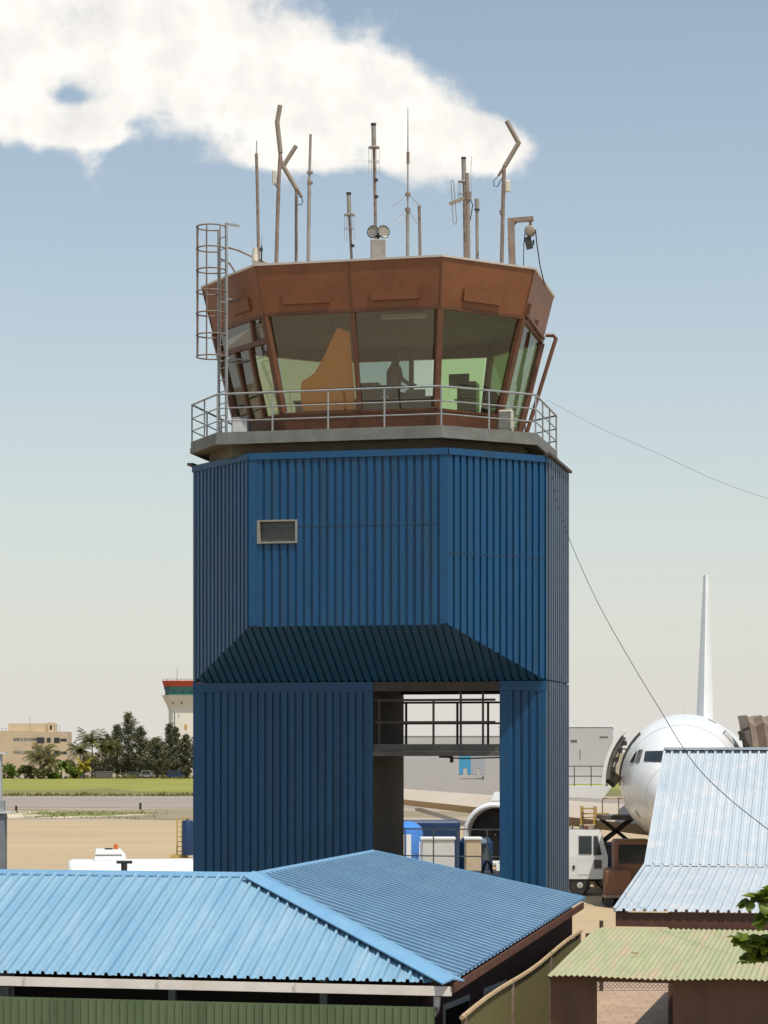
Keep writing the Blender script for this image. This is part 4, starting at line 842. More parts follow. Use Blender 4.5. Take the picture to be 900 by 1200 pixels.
for s in (-.3, .3): MB().lathe([(.3, -.14), (.5, -.14), (.54, -.06), (.54, .06), (.5, .14), (.3, .14)], 18, (s, 6.8, .55), (1, 0, 0)).build('wheel', 'black', ng)
for s in (-1, 1):
    g = MB().tube([(s * 5.2, 30, 3.5), (s * 5.3, 30, .7)], .2, 8).build('main_gear', 'acgrey', plane)
    for y in (29, 31):
        for o_ in (-.5, .5): MB().lathe([(.4, -.2), (.66, -.2), (.7, -.08), (.7, .08), (.66, .2), (.4, .2)], 18, (s * 5.3 + o_, y, .7), (1, 0, 0)).build('wheel', 'black', g)
mb = MB().box(-.012, .012, 8.6, 8.9, CZA + 2.8, CZA + 3.05); mb.build('blade_antenna', 'acgrey', fus)

# passenger bridge at the aircraft's far side
d = 97.5
jb = thing('passenger_bridge', 'passenger boarding bridge with folded grey brown canopy against the airliner', 'boarding bridge', (W(880, 0, d).x, d, 0))
mb = MB(); pts = []
X0 = W(872, 0, d).x; X1 = X0 + 4.2; zt_, zb_ = W(0, 838.5, d).z, 4.6
for i in range(15):
    x = X0 + (X1 - X0) * i / 14; k = .0 if i % 2 == 0 else .16; sag = .5 * (1 - i / 14) ** 2 if False else 0
    pts.append([(x + (.5 - .5 * i / 14) * (1 - q), y, z) for (y, z, q) in ((d - 1.4 + k, zb_, 0), (d - 1.4 + k, zt_ - .3 - k, 1), (d - 1.2 + k, zt_ - k, 1.2), (d + 1.2 - k, zt_ - k, 1.2), (d + 1.4 - k, zt_ - .3 - k, 1), (d + 1.4 - k, zb_, 0))])
mb.loft([[Vector(p) for p in r] for r in pts]); mb.build('canopy', 'canvas', jb, world=True)
MB().box(X1, X1 + 14, d - 1.3, d + 1.3, zb_ - .3, zt_ - .25).build('tunnel', 'offwhite', jb, world=True); MB().box(X1 + 4, X1 + 4.8, d - .4, d + .4, 0, zb_ - .3).build('support_leg', 'steel', jb, world=True)
mb = MB(); mb.bar(W(866, 857, d - 1.6), W(876, 875, d - 1.6), .14, .14); mb.bar(W(870, 856, d - 1.6), W(878, 853, d - 1.6), .12, .12); mb.box(W(861, 0, d).x, W(865, 0, d).x, d - 1.8, d - 1.2, W(0, 868, d).z, W(0, 859, d).z); mb.build('bumper_frame', 'dark', jb, world=True)

# ------------------------------------------------------------------ catering trucks
def catering(label, loc, rz, grp, LC=5.0):
    t = thing('catering_truck', label, 'truck', loc, rz, grp)
    # local x forward (cab at +x), origin on the ground at the cab front
    cabm = MB().loft([[(x0, y, z) for y, z in ((-1.15, .75), (1.15, .75), (1.15, 1.75), (1.08, 2.95), (-1.08, 2.95), (-1.15, 1.75))] for x0 in (-1.75,)] + [[(x, y, z) for (x, y, z) in ((-.02, -1.15, .75), (-.02, 1.15, .75), (-.0, 1.15, 1.75), (-.32, 1.05, 2.93), (-.32, -1.05, 2.93), (-.0, -1.15, 1.75))]])
    cab = cabm.build('cab', 'white', t)
    for s in (-1, 1):
        dm = MB().prism([(-1.35, s * 1.152, .95), (-.25, s * 1.152, .95), (-.22, s * 1.152, 1.80), (-.42, s * 1.10, 2.75), (-1.35, s * 1.10, 2.75)], (0, s * .012, 0)); dd = dm.build('door', 'white', cab)
        MB().prism([(-1.30, s * 1.150, 1.88), (-.72, s * 1.150, 1.88), (-.72, s * 1.108, 2.68), (-1.30, s * 1.108, 2.68)], (0, s * .022, 0)).build('window', 'winglass', dd)
        MB().prism([(-.64, s * 1.150, 1.83), (-.28, s * 1.150, 1.83), (-.46, s * 1.108, 2.68), (-.64, s * 1.108, 2.68)], (0, s * .022, 0)).build('window', 'winglass', dd)
        MB().box(-.62, -.28, s * 1.17 - .012, s * 1.17 + .012, 1.22, 1.62).build('window', 'slab', dd); MB().box(-1.58, -1.48, s * 1.165 - .02, s * 1.165 + .02, 1.2, 1.36).build('handle', 'black', cab)
    MB().prism([(.0, -1.0, 1.72), (.0, 1.0, 1.72), (-.26, .95, 2.75), (-.26, -.95, 2.75)], (.02, 0, 0)).build('windscreen', 'winglass', cab)
    for s in (-1, 1):
        mb = MB().tube([(-.2, s * 1.16, 2.3), (.05, s * 1.42, 2.3), (.05, s * 1.42, 1.9)], .02, 5); mb.cbox(-.0, .1, s * 1.42 - .1, s * 1.42 + .1, 1.75, 2.15, .02); mb.build('mirror', 'black', cab)
    MB().lathe([(.07, 2.96), (.07, 3.06), (.03, 3.1)], 10, (-.9, .0, 0)).build('beacon', 'orange', cab)
    mb = MB().box(-.3, .18, -1.15, 1.15, .45, .78); mb.build('bumper', 'slab', t)
    for s in (-.8, .8): MB().lathe([(.09, 0), (.1, .03)], 12, (.18, s, .62), (1, 0, 0)).build('headlight', 'chrome', t)
    mb = MB(); mb.box(-LC - .1, -.3, -.5, .5, .62, .95); mb.build('chassis', 'black', t)
    mb = MB().prism([(-2.6, -1.14, .95), (-1.76, -1.14, .95), (-1.76, -1.14, 1.35), (-LC, -1.14, 1.35), (-LC, -1.14, .95)], (0, 2.28, 0)); mb.build('deck', 'white', t)
    for x in (-1.25, -LC + .9):
        for s in (-1, 1):
            w = MB().lathe([(.30, -.14), (.44, -.14), (.47, -.08), (.47, .1), (.43, .14), (.3, .14)], 20, (x, s * .98, .47), (0, s, 0)).build('wheel', 'black', t)
            MB().lathe([(.02, .155), (.1, .15), (.28, .1), (.295, .145)], 16, (x, s * .98, .47), (0, s, 0), False).build('rim', 'acgrey', w)
    return t
ct1 = catering('white catering truck with raised box and platform at the airliner front door', (W(710.5, 0, 104.5).x, 104.5, 0), R(-2), 'catering trucks')
bx = MB(); bx.cbox(-4.8, .35, .4, 3.0, 5.0, 7.58, .06); bxo = bx.build('box_body', 'boxgrey', ct1)
mb = MB(); mb.box(-4.85, .40, .38, 3.02, 7.585, 7.66); mb.build('roof_edge', 'white', bxo)
mb = MB(); mb.box(-1.6, -1.3, .385, .398, 6.9, 7.0); mb.box(-.28, .1, .39, .398, 7.1, 7.16); mb.box(-1.18, -1.15, .388, .398, 6.1, 6.55); mb.build('side_fitting', 'slab', bxo)
mb = MB(); mb.hexa([(-3.2, -1.2, 4.55), (-.25, -1.2, 4.35), (-.25, .38, 4.35), (-3.2, .38, 4.55), (-3.2, -1.2, 4.92), (.2, -1.2, 4.92), (.2, .38, 4.92), (-3.2, .38, 4.92)]); pl = mb.build('platform', 'white', ct1)
mb = MB()
for h in (.45, .9): mb.tube([(-3.2, -1.15, 4.92 + h), (-.05, -1.15, 4.92 + h)], .025, 6)
for x in (-3.2, -2.3, -1.5, -.75, -.05): mb.tube([(x, -1.15, 4.92), (x, -1.15, 5.82)], .025, 6)
mb.bar((-.05, -1.1, 4.92), (-.05, -1.1, 6.05), .09, .09, (0, 1, 0)); mb.build('railing', 'slab', pl)
mb = MB()
for y in (-.7, .7):
    mb.bar((-4.8, y, 1.4), (-2.2, y, 4.5), .16, .2); mb.bar((-4.7, y, 4.6), (-2.2, y, 1.4), .16, .2)
mb.build('scissor_lift', 'acgrey', ct1)
ct2 = catering('tall pale box truck with a blue and grey emblem behind the tower opening', (W(668, 0, 134).x, 134, 0), R(-1), 'catering trucks', 11.0)
bx = MB(); bx.cbox(-11.2, -2.4, -1.25, 1.25, 3.2, 7.36, .06); bxo = bx.build('box_body', 'boxgrey', ct2); mb = MB(); mb.box(-11.25, -2.35, -1.28, 1.28, 7.362, 7.46); mb.build('roof_edge', 'white', bxo)
mb = MB()
for y in (-.7, .7): mb.bar((-9.2, y, 1.4), (-3.2, y, 3.15), .16, .2); mb.bar((-9.0, y, 3.15), (-3.2, y, 1.4), .16, .2)
mb.build('scissor_lift', 'acgrey', ct2)
# emblem: a blue and a grey square with a pale arch cut out of each, and a line of tiny lettering below
em = thing_loc = None
iv = MATX[ct2.name].inverted(); dd_ = 132.75
def ep(px, py): p = iv @ W(px, py, dd_); return (p.x, p.z)
yy = -1.254
def emblem(x0, x1, y0, y1, ax, aw, m):
    (lx, zt1), (rx, zb1) = ep(x0, y0), ep(x1, y1); (al, _), (ar, _) = ep(ax - aw, y1), ep(ax + aw, y1); _, za = ep(x0, y1 - (y1 - y0) * .24)
    pts = [(lx, zb1), (al, zb1)] + [((al + ar) / 2 - (ar - al) / 2 * math.cos(R(a)), za + (ar - al) / 2 * math.sin(R(a))) for a in range(0, 181, 20)] + [(ar, zb1), (rx, zb1), (rx, zt1), (lx, zt1)]
    MB().prism([(x, yy, z) for x, z in pts], (0, -.008, 0)).build('emblem', m, bxo)
emblem(538, 552, 884.5, 907.5, 545.3, 2.5, 'logoblue'); emblem(553, 568, 884.5, 907.5, 561, 1.8, 'logogrey')
mb = MB(); x = 539
for w_, h_ in ((1.2, .5), (.8, .5), (.8, .5), (1., .5), (.9, .5), (.8, .5), (1., .5), (1.2, .5), (.7, .5), (.8, .5), (.9, .5), (1., .6), (.8, .5), (1.6, 1.1), (1.3, 1.), (1.5, 1.1), (1.2, 1.)):
    (a, zt1), (b, zb1) = ep(x, 912.6 - h_), ep(x + w_, 912.6 + h_ * .3); mb.box(a, b, yy - .006, yy, zb1, zt1); x += w_ + .55
(a, zt1), (b, zb1) = ep(565.2, 909.5), ep(567.2, 913.5); mb.box(a, b, yy - .006, yy, zb1, zt1); mb.build('lettering', 'slab', bxo)

# ------------------------------------------------------------------ other ground equipment
def wheels(t, spots, r=.32, w=.22, ax=(0, 1, 0), world=False):
    for (x, y) in spots:
        o = MB().lathe([(r * .55, -w / 2), (r * .92, -w / 2), (r, -w / 4), (r, w / 4), (r * .92, w / 2), (r * .55, w / 2)], 16, (x, y, r), ax).build('wheel', 'black', t)
        MB().lathe([(.01, w / 2 + .005), (r * .5, w / 2 - .02), (r * .55, w / 2 + .004)], 12, (x, y, r), (ax[0] * (1 if y < 0 else 1), ax[1], 0), False).build('hub', 'acgrey', o)
# white bus roof behind the blue ridge at left
d = 76.; t = thing('airport_bus', 'white airport bus with orange beacon behind the left blue roof', 'bus', (W(80, 0, d).x, d, 0), R(7.8))
zt_ = W(0, 1008.5, d).z
def rr(x, e): return [(x, -1.3 + e, .45), (x, 1.3 - e, .45), (x, 1.3 - e, zt_ - .45), (x, 1.15 - e, zt_ - .12 - e), (x, .85 - e, zt_ - e), (x, -.85 + e, zt_ - e), (x, -1.15 + e, zt_ - .12 - e), (x, -1.3 + e, zt_ - .45)]
MB().loft([rr(0, .1), rr(.05, .03), rr(.14, 0), rr(9.0, 0), rr(9.3, .08)]).build('body', 'white', t)
for i in range(6): MB().box(.7 + i * 1.4, 1.9 + i * 1.4, -1.312, -1.302, 1.3, 2.2).build('window', 'winglass', t)
wheels(t, [(1.8, -1.1), (1.8, 1.1), (7.2, -1.1), (7.2, 1.1)], .45, .26)
k = d / F; ac = MB().loft([[(x * k, y, z) for x, y, z in ((30, -.6, zt_ + .01), (67, -.6, zt_ + .01), (67, .6, zt_ + .01), (30, .6, zt_ + .01))], [(x * k, y, z) for x, y, z in ((31, -.55, zt_ + .2), (66.5, -.55, zt_ + .2), (66.5, .55, zt_ + .2), (31, .55, zt_ + .2))], [(x * k, y, z) for x, y, z in ((32, -.5, zt_ + .37), (61, -.5, zt_ + .37), (61, .5, zt_ + .37), (32, .5, zt_ + .37))]]).build('roof_unit', 'white', t)
MB().box(31.2 * k, 62 * k, -.57, -.535, zt_ + .19, zt_ + .215).build('louvre', 'slab', ac); MB().lathe([(.14, 0), (.14, .04)], 12, (47 * k, -.2, zt_ + .371)).build('vent_cap', 'black', ac)
bc = MB().lathe([(.075, 0), (.075, .13), (.05, .17), (.01, .18)], 12, (55.5 * k, -.1, zt_ + .372)).build('beacon', 'orange', t, smooth=True)
# yellow access ladder by the tower corner
d = 141.; t = thing('access_steps', 'yellow wheeled ladder stand beside a dark blue drum at the tower left corner', 'ladder stand', (W(211, 0, d).x, d, 0)); k = d / F
mb = MB()
for px in (207.5, 213.5): mb.bar((W(px, 0, d).x, d, .1), (W(px, 0, d).x, d, 2.4), .08, .08, (0, 1, 0))
for i in range(7): mb.bar((W(207.5, 0, d).x, d, .35 + i * .3), (W(213.5, 0, d).x, d, .35 + i * .3), .05, .05)
mb.build('ladder', 'yellow', t, world=True); MB().box(W(200, 0, d).x, W(220, 0, d).x, d - .4, d + .8, .0, .14).build('base', 'yellow', t, world=True)
mb = MB(); mb.bar((W(213.5, 0, d).x, d, 2.4), (W(220, 0, d).x, d, 2.45), .07, .07); mb.build('handrail', 'yellow', t, world=True)
t = thing('drum', 'dark blue upright drum tank standing next to the yellow ladder stand', 'tank', (W(220, 0, 140.5).x, 140.5, .14)); MB().lathe([(.3, 0), (.36, .02), (.36, 2.0), (.3, 2.12), (.05, 2.16)], 16).build('shell', 'navy', t, smooth=True); MB().lathe([(.08, 2.16), (.08, 2.22)], 8).build('lid', 'slab', t)
# things seen through the tower opening below the emblem
d = 100.; k = d / F
t = thing('tank_trailer', 'bright blue domed tank trailer seen through the tower opening', 'trailer', (W(478, 0, d).x, d, 0))
mb = MB().lathe([(.62, 0), (.66, .05), (.66, 1.9), (.6, 2.15), (.35, 2.33), (.05, 2.4)], 20, (0, 0, 1.05)); mb.build('tank', 'bluetank', t, smooth=True); MB().box(-.9, .9, -.7, .7, .62, 1.0).build('chassis', 'navy', t); wheels(t, [(-.6, -.6), (.6, -.6), (-.6, .6), (.6, .6)])
mb = MB(); mb.tube([(.5, -.75, 1.0), (.5, -.75, 2.6)], .03, 6); mb.build('gauge_pipe', 'white', t)
t = thing('service_truck', 'navy blue box truck parked behind the blue tank trailer', 'truck', (W(500, 0, 106).x, 106, 0)); 
MB().cbox(-1.7, 1.5, -1.1, 1.1, .75, 3.3, .08).build('box_body', 'navy', t); MB().cbox(1.55, 3.0, -1.05, 1.05, .6, 2.5, .2).build('cab', 'navy', t); MB().box(1.9, 2.7, -1.062, -1.052, 1.55, 2.2).build('window', 'winglass', t); wheels(t, [(-1, -.95), (2.2, -.95), (-1, .95), (2.2, .95)], .42, .26)
t = thing('white_column_stand', 'slim white hydrant stand with two posts in the tower opening', 'stand', (W(477, 0, 90).x, 90, 0)); d = 90
for px, w_ in ((472, 4), (479, 5.5)): MB().box(W(px - w_ / 2, 0, d).x, W(px + w_ / 2, 0, d).x, d - .1, d + .1, 0.05, W(0, 978, d).z).build('post', 'white', t, world=True)
MB().box(W(466, 0, d).x, W(485, 0, d).x, d - .3, d + .3, 0, .05).build('base', 'slab', t, world=True)
for lab, px0, px1, y0, d, n_ in (('pale baggage dolly with canvas box left of the dark gap', 494, 532, 983, 92, 0), ('pale baggage dolly with stained box under the engine', 545, 563, 983, 93, 1)):
    t = thing('baggage_dolly', lab, 'dolly', (W((px0 + px1) / 2, 0, d).x, d, 0), 0, 'baggage dollies'); w_ = (px1 - px0) / F * d / 2; z1_ = W(0, y0, d).z
    MB().cbox(-w_, w_, -.7, .7, .78, z1_, .04).build('box', 'offwhite' if n_ == 0 else 'beige', t); MB().box(-w_ - .05, w_ + .05, -.75, .75, z1_ + .001, z1_ + .06).build('lid', 'white', t); MB().box(-w_ - .1, w_ + .1, -.72, .72, .55, .7).build('frame', 'yellow', t); wheels(t, [(-w_ * .7, -.62), (w_ * .7, -.62), (-w_ * .7, .62), (w_ * .7, .62)], .25, .16)
d = 90; t = thing('belt_loader', 'low belt loader with yellow rails beneath the airliner engine', 'loader', (W(540, 0, d).x, d, 0))
MB().box(-1.6, 1.5, -.6, .6, .5, .8).build('body', 'dark', t); mb = MB(); mb.bar((-1.9, -.65, 1.2), (1.5, -.65, 1.26), .06, .09); mb.bar((-1.9, .65, 1.2), (1.5, .65, 1.26), .06, .09); [mb.box(x, x + .06, -.68, -.62, .8, 1.2) for x in (-1.5, -.5, .5, 1.3)]; mb.build('side_rail', 'yellow', t); MB().box(-1.85, 1.5, -.55, .55, 1.12, 1.18).build('belt', 'black', t); wheels(t, [(-1.1, -.55), (1.1, -.55), (-1.1, .55), (1.1, .55)])
d = 109; t = thing('work_platform', 'yellow framed work platform under the open airliner door', 'platform', (W(700, 0, d).x, d, 0)); mb = MB(); k = d / F
for px in (683, 698.5): mb.bar((W(px, 0, d).x, d, 0.05), (W(px, 0, d).x, d, W(0, 945, d).z), .07, .07, (0, 1, 0)); mb.bar((W(px, 0, d).x, d + 1, 0.05), (W(px, 0, d).x, d + 1, W(0, 945, d).z), .07, .07, (0, 1, 0))
for py in (947.5, 953.5, 958): mb.bar(W(681, py, d), W(714 if py > 950 and py < 955 else 698, py, d), .05, .06)
mb.build('frame', 'yellow', t, world=True); MB().box(W(681, 0, d).x, W(700, 0, d).x, d - .1, d + 1.1, W(0, 972, d).z, W(0, 967, d).z).build('deck', 'beige', t, world=True)
d = 108; t = thing('cargo_loader', 'dark navy cargo loader parked below the airliner nose', 'loader', (W(722, 0, d).x, d, 0))
MB().cbox(-.75, .75, -1.2, 1.2, .5, 2.2, .05).build('body', 'navy', t); MB().box(-.8, .8, -1.25, 1.25, 3.3, 3.5).build('lift_deck', 'slab', t)
mb = MB()
for sg in (-.6, .6): mb.bar((-.7, sg, 2.2), (.7, sg, 3.3), .1, .12); mb.bar((.7, sg, 2.2), (-.7, sg, 3.3), .1, .12)
mb.bar((-.7, -.6, 2.25), (-.7, .6, 2.25), .1, .1); mb.build('scissor_arms', 'dark', t); mb = MB()
for x in (-.75, 0, .75): mb.tube([(x, -1.2, 3.5), (x, -1.2, 4.3)], .025, 5)
mb.tube([(-.75, -1.2, 4.3), (.75, -1.2, 4.3)], .025, 5); mb.build('guard_rail', 'yellow', t); wheels(t, [(-.5, -1.0), (.5, -1.0), (-.5, 1.0), (.5, 1.0)], .4, .25)
d = 98; t = thing('tow_tractor', 'dull orange tow tractor with dark windows behind the white truck cab', 'tractor', (W(735, 0, d).x, d, 0))
MB().cbox(-.95, 1.6, -.9, .9, .45, 1.5, .1).build('body', 'rustorange', t); mb = MB().cbox(-.6, .9, -.8, .8, 1.502, 2.75, .12); cbn = mb.build('cab', 'rustorange', t); MB().box(-.45, .75, -.815, -.803, 1.75, 2.55).build('window', 'winglass', cbn); wheels(t, [(-.6, -.8), (1.1, -.8), (-.6, .8), (1.1, .8)], .42, .3)
d = 96.5; t = thing('baggage_dolly', 'rust orange open dolly standing in front of the tow tractor', 'dolly', (W(722, 0, d).x, d, 0), 0, 'baggage dollies'); MB().cbox(-.5, .55, -.5, .5, .5, 1.5, .03).build('box', 'rustorange', t); MB().box(-.55, .6, -.55, .55, .38, .49).build('frame', 'rust', t); wheels(t, [(-.35, -.42), (.4, -.42), (-.35, .42), (.4, .42)], .22, .14)

# ------------------------------------------------------------------ ground
def flat(name, pts, z, m, kind='structure', label=None):
    o = MB().poly([(x, y, z) for x, y in pts]).build(name, m, None); o['kind'] = kind
    if label: o['label'] = label
    return o
M['soil'] = mat('sandy_soil', (.30, .22, .14), (.24, .18, .11), rough=.95, scale=.02, c3=(.16, .15, .06), s3=.05, lo3=.5, hi3=.7)
M['concrete'] = mat('apron_concrete', (.40, .295, .165), (.46, .34, .195), rough=.9, scale=.05, stretch=(.25, 1.6, 1), c3=(.34, .25, .165), s3=.10, lo3=.5, hi3=.72, c5=(.20, .15, .105), st5=(.12, 1.4, 1), s5=.16, lo5=.56, hi5=.72, f5=.5)
M['apronfar'] = mat('apron_worn_edge', (.33, .26, .19), (.37, .29, .21), rough=.9, scale=.05, stretch=(.3, 2, 1))
M['asphalt'] = mat('sun_bleached_asphalt', (.26, .215, .175), (.31, .255, .205), rough=.9, scale=.03, stretch=(.3, 1.5, 1), c5=(.15, .125, .105), st5=(.05, 1.2, 1), s5=.12, lo5=.52, hi5=.7, f5=.6)
M['grass'] = mat('dry_grass', (.19, .205, .022), (.26, .245, .035), rough=.95, scale=.04, stretch=(1, .5, 1), c3=(.25, .19, .06), s3=.09, lo3=.58, hi3=.72)
M['patch'] = mat('thin_grass_on_sand', (.10, .125, .02), (.17, .17, .035), rough=.95, scale=.12, stretch=(1, .4, 1), c3=(.56, .46, .33), s3=.085, lo3=.47, hi3=.53)
M['verge'] = mat('gravelly_verge', (.28, .215, .14), (.22, .18, .10), rough=.95, scale=.1, stretch=(1, .4, 1), c3=(.16, .15, .05), s3=.2, lo3=.55, hi3=.7)
flat('ground', [(-6000, -200), (6000, -200), (6000, 9000), (-6000, 9000)], -.02, 'soil')
flat('apron', [(-300, 52), (300, 52), (300, 216), (-300, 216)], -.012, 'concrete')
flat('apron_margin', [(-300, 216), (300, 216), (300, 262), (-300, 262)], -.012, 'apronfar')
flat('taxiway', [(-600, 268), (600, 262), (600, 330), (-600, 328)], -.008, 'asphalt')
vp = [(-60, 221)] + [(-60 + 5 * i, 219 + 3.5 * math.sin(i * 1.3) + (0 if i < 9 else (i - 9) * 2.5)) for i in range(1, 15)] + [(12, 250)] + [(10 - 5 * i, 257 - 3.0 * math.sin(i * 1.7) - (6 if i < 3 else 0)) for i in range(0, 14)] + [(-60, 258)]
flat('gravel_verge', vp, -.006, 'verge')
gp = [(-60, 224), (-50, 220), (-42, 219), (-36, 222), (-31, 224), (-27, 229), (-24, 235), (-24, 244), (-30, 247), (-38, 250), (-46, 247), (-60, 252)]
flat('grass_island', gp, -.002, 'patch')
flat('grass_field', [(-900, 331), (900, 333), (900, 548), (-900, 548)], 0.0, 'grass')
M['olivegrass'] = mat('rough_olive_grass', (.13, .13, .03), (.19, .17, .04), rough=.95, scale=.05, stretch=(1, .4, 1), c3=(.26, .19, .075), s3=.07, lo3=.5, hi3=.68)
flat('grass_margin', [(-900, 331)] + [(-900, 372)] + [(-200 + 8 * i, 378 + 16 * math.sin(i * 1.1) + 9 * math.sin(i * 2.7)) for i in range(51)] + [(900, 380), (900, 333)], .006, 'olivegrass')
M['line'] = mat('faded_edge_paint', (.62, .55, .46), (.5, .43, .36), rough=.9, scale=.1)
flat('edge_marking', [(-600, 322.5), (600, 324.5), (600, 326.5), (-600, 324.5)], -.002, 'line')
flat('edge_marking', [(-30, 263), (100, 258), (100, 259), (-30, 264)], -.002, 'line')
def bricks():
    m, nt, out = _nt('tan_brick_paving'); L = nt.links; b = N(nt, 'ShaderNodeBsdfPrincipled'); b.inputs['Roughness'].default_value = .9; L.new(b.outputs[0], out.inputs[0])
    tc = N(nt, 'ShaderNodeTexCoord'); br = N(nt, 'ShaderNodeTexBrick'); br.inputs['Scale'].default_value = 1.; br.inputs['Brick Width'].default_value = .62; br.inputs['Row Height'].default_value = .5; br.inputs['Mortar Size'].default_value = .015
    br.inputs['Color1'].default_value = (.44, .31, .21, 1); br.inputs['Color2'].default_value = (.36, .25, .165, 1); br.inputs['Mortar'].default_value = (.24, .17, .12, 1)
    L.new(tc.outputs['Object'], br.inputs['Vector']); L.new(br.outputs[0], b.inputs['Base Color']); return m
M['bricks'] = bricks()
flat('paving', [(4.6, 36), (12, 36), (12, 66), (4.6, 66)], -.004, 'bricks')
M['litter'] = leafmat('weed_blades', (.17, .17, .04), (.26, .21, .07), .3, .2)
mb = MB()
for i in range(900):
    if i < 500: x = random.uniform(-58, -22); y = random.uniform(331, 345); s = random.uniform(.12, .4) * (1.6 if random.random() < .06 else 1)
    elif i < 760: x = random.uniform(-44, -22); y = random.uniform(219, 247); s = random.uniform(.06, .2)
    else: x = random.uniform(-100, -40); y = random.uniform(540, 549); s = random.uniform(.4, 1.2)
    for q in range(3):
        a = random.uniform(0, 6.28); mb.add([(x + math.cos(a) * .5 * s, y + math.sin(a) * .5 * s, 0), (x - math.cos(a) * .5 * s, y - math.sin(a) * .5 * s, 0), (x + random.uniform(-.3, .3) * s, y, s * random.uniform(.6, 1.1))], [(0, 1, 2)])
o = mb.build('weeds', 'litter', None); o['kind'] = 'stuff'; o['label'] = 'scrubby weeds along the grass and taxiway edges'
wl = MB(); x0 = W(56, 0, 552).x
for a, b in ((15, 40), (60, 104), (134, 142), (147, 153), (155, 158.5), (178, 190), (192, 199)): wl.box(W(a, 0, 552).x, W(b, 0, 552).x, 552, 552.3, 0, .75)
o = wl.build('low_wall', 'offwhite', None); tag(o, 'low whitewashed wall in pieces along the far edge of the grass', 'wall')
for px in (19, 155, 170): 
    pass
t = thing('marker_post', 'small dark marker post on the taxiway edge left', 'post', (W(19, 0, 250).x, 250, 0)); MB().box(-.12, .12, -.1, .1, 0, .55).build('board', 'black', t)
t = thing('marker_post', 'small dark marker post on the taxiway verge near the tower', 'post', (W(164.5, 0, 256).x, 256, 0)); MB().box(-.12, .12, -.1, .1, 0, .75).build('board', 'black', t)

# ------------------------------------------------------------------ far building and far tower
d = 600.; k = d / F; xb = W(79, 0, d).x
hb = thing('apartment_block', 'sand coloured flat roofed block with rows of small windows beyond the grass', 'building', (xb, d, 0), R(3))
zt_ = W(0, 856.5, d).z
MB().box(-9.2, 0, 0, 14, 0, zt_ - .2).build('wall', 'facade', hb); MB().box(-34, -9.202, -.8, 14, 0, zt_).build('wall', 'facade', hb)
MB().box(-15.6, -3.7, 3, 12, zt_ - .2, W(0, 847.5, d).z).build('penthouse', 'facade', hb)
tur = MB().box(-5.4, -3.7, 2.4, 4, zt_ - .19, W(0, 847.2, d).z + .15); tu = tur.build('turret', 'facade', hb); MB().box(-4.8, -4.2, 2.38, 2.399, zt_ + .3, zt_ + 1.5).build('window', 'winglass', tu)
for rowy in (866.8, 881.8):
    z = W(0, rowy, d).z
    for px, w_ in ((18.5, .5), (21, .5), (23.5, .5), (27, .35), (30.5, .35), (33, .4), (36.5, .5), (40, .5), (42.5, .5)):
        x = W(px, 0, d).x - xb; MB().box(x - w_, x + w_ * .5, -.83, -.802, z - .3, z + .45).build('window', 'smallglass', hb)
    for px, w_, h_ in ((48, 1.0, 1.0), (57.5, .5, .8), (65.5, .45, .9), (68.5, .35, .9), (72, .3, .45), (74.5, .3, .45), (77, .25, .5)):
        x = W(px, 0, d).x - xb; yv = -.83 if px < 58.5 else -.03
        MB().box(x - w_, x + w_, yv, yv + .028, z - h_, z + h_ * .6).build('window', 'winglass', hb)
mb = MB(); [mb.tube([(x, 1, zt_ - .3), (x, 1, zt_ + h)], .06, 4) for x, h in ((-9.8, 3.6), (-2.2, 1.5), (-16, 1.), (-17, .8))]; mb.box(-18, -15.7, .2, .25, zt_ + .5, zt_ + .56); mb.build('roof_mast', 'slab', hb)

d = 650.; k = d / F; xc = W(219.5, 0, d).x
ft = thing('distant_control_tower', 'pale concrete control tower with red rimmed glass cab beyond the trees', 'control tower', (xc, d, 0))
zz = lambda py: W(0, py, d).z
def sq(h, z, c=.28): return [(-h, -h + c * h, z), (-h + c * h, -h, z), (h - c * h, -h, z), (h, -h + c * h, z), (h, h - c * h, z), (h - c * h, h, z), (-h + c * h, h, z), (-h, h - c * h, z)]
MB().loft([sq(20.5 * k, 0), sq(20.5 * k, zz(833)), sq(22 * k, zz(828)), sq(28 * k, zz(815.2))]).build('shaft', 'towerwhite', ft)
MB().loft([sq(24.5 * k, zz(815.1)), sq(24.8 * k, zz(813))]).build('cab_base', 'teal', ft)
MB().loft([sq(24 * k, zz(812.9)), sq(26 * k, zz(805.2))]).build('cab_glazing', 'teal', ft)
MB().loft([sq(25.8 * k, zz(805.1)), sq(27.8 * k, zz(798.6)), sq(27.3 * k, zz(798.3))]).build('cab_rim', 'red', ft)
mb = MB(); [mb.box(x * k - .15, x * k + .15, -24.9 * k, -24.5 * k, zz(812.5), zz(806)) for x in (-22, -13, -3, 7, 17)]; mb.build('mullion', 'navy', ft)
mb = MB()
for i in range(11): mb.tube([((-26 + i * 5.2) * k, -26 * k, zz(798.4)), ((-26 + i * 5.2) * k, -26 * k, zz(796.3))], .08, 4)
mb.tube([(-26 * k, -26 * k, zz(796.6)), (26 * k, -26 * k, zz(796.6))], .07, 4); mb.tube([(-10 * k, -5, zz(798)), (-10 * k, -5, zz(783))], .08, 4); mb.build('roof_railing', 'slab', ft)
MB().box(-13.5 * k, -12.5 * k, -20.6 * k - .02, -20.5 * k, zz(866), zz(835.5)).build('slot_window', 'teal', ft)
mb = MB(); [mb.box(x * k - .15, x * k + .15, -26.2 * k, -25.5 * k, zz(825.5), zz(823)) for x in (-14.5, -4.5)]; mb.build('spout', 'black', ft)
MB().box(-1.5 * k, 1.5 * k, -20.9 * k, -20.52 * k, zz(855), zz(849)).build('sign_plate', 'yellow', ft)

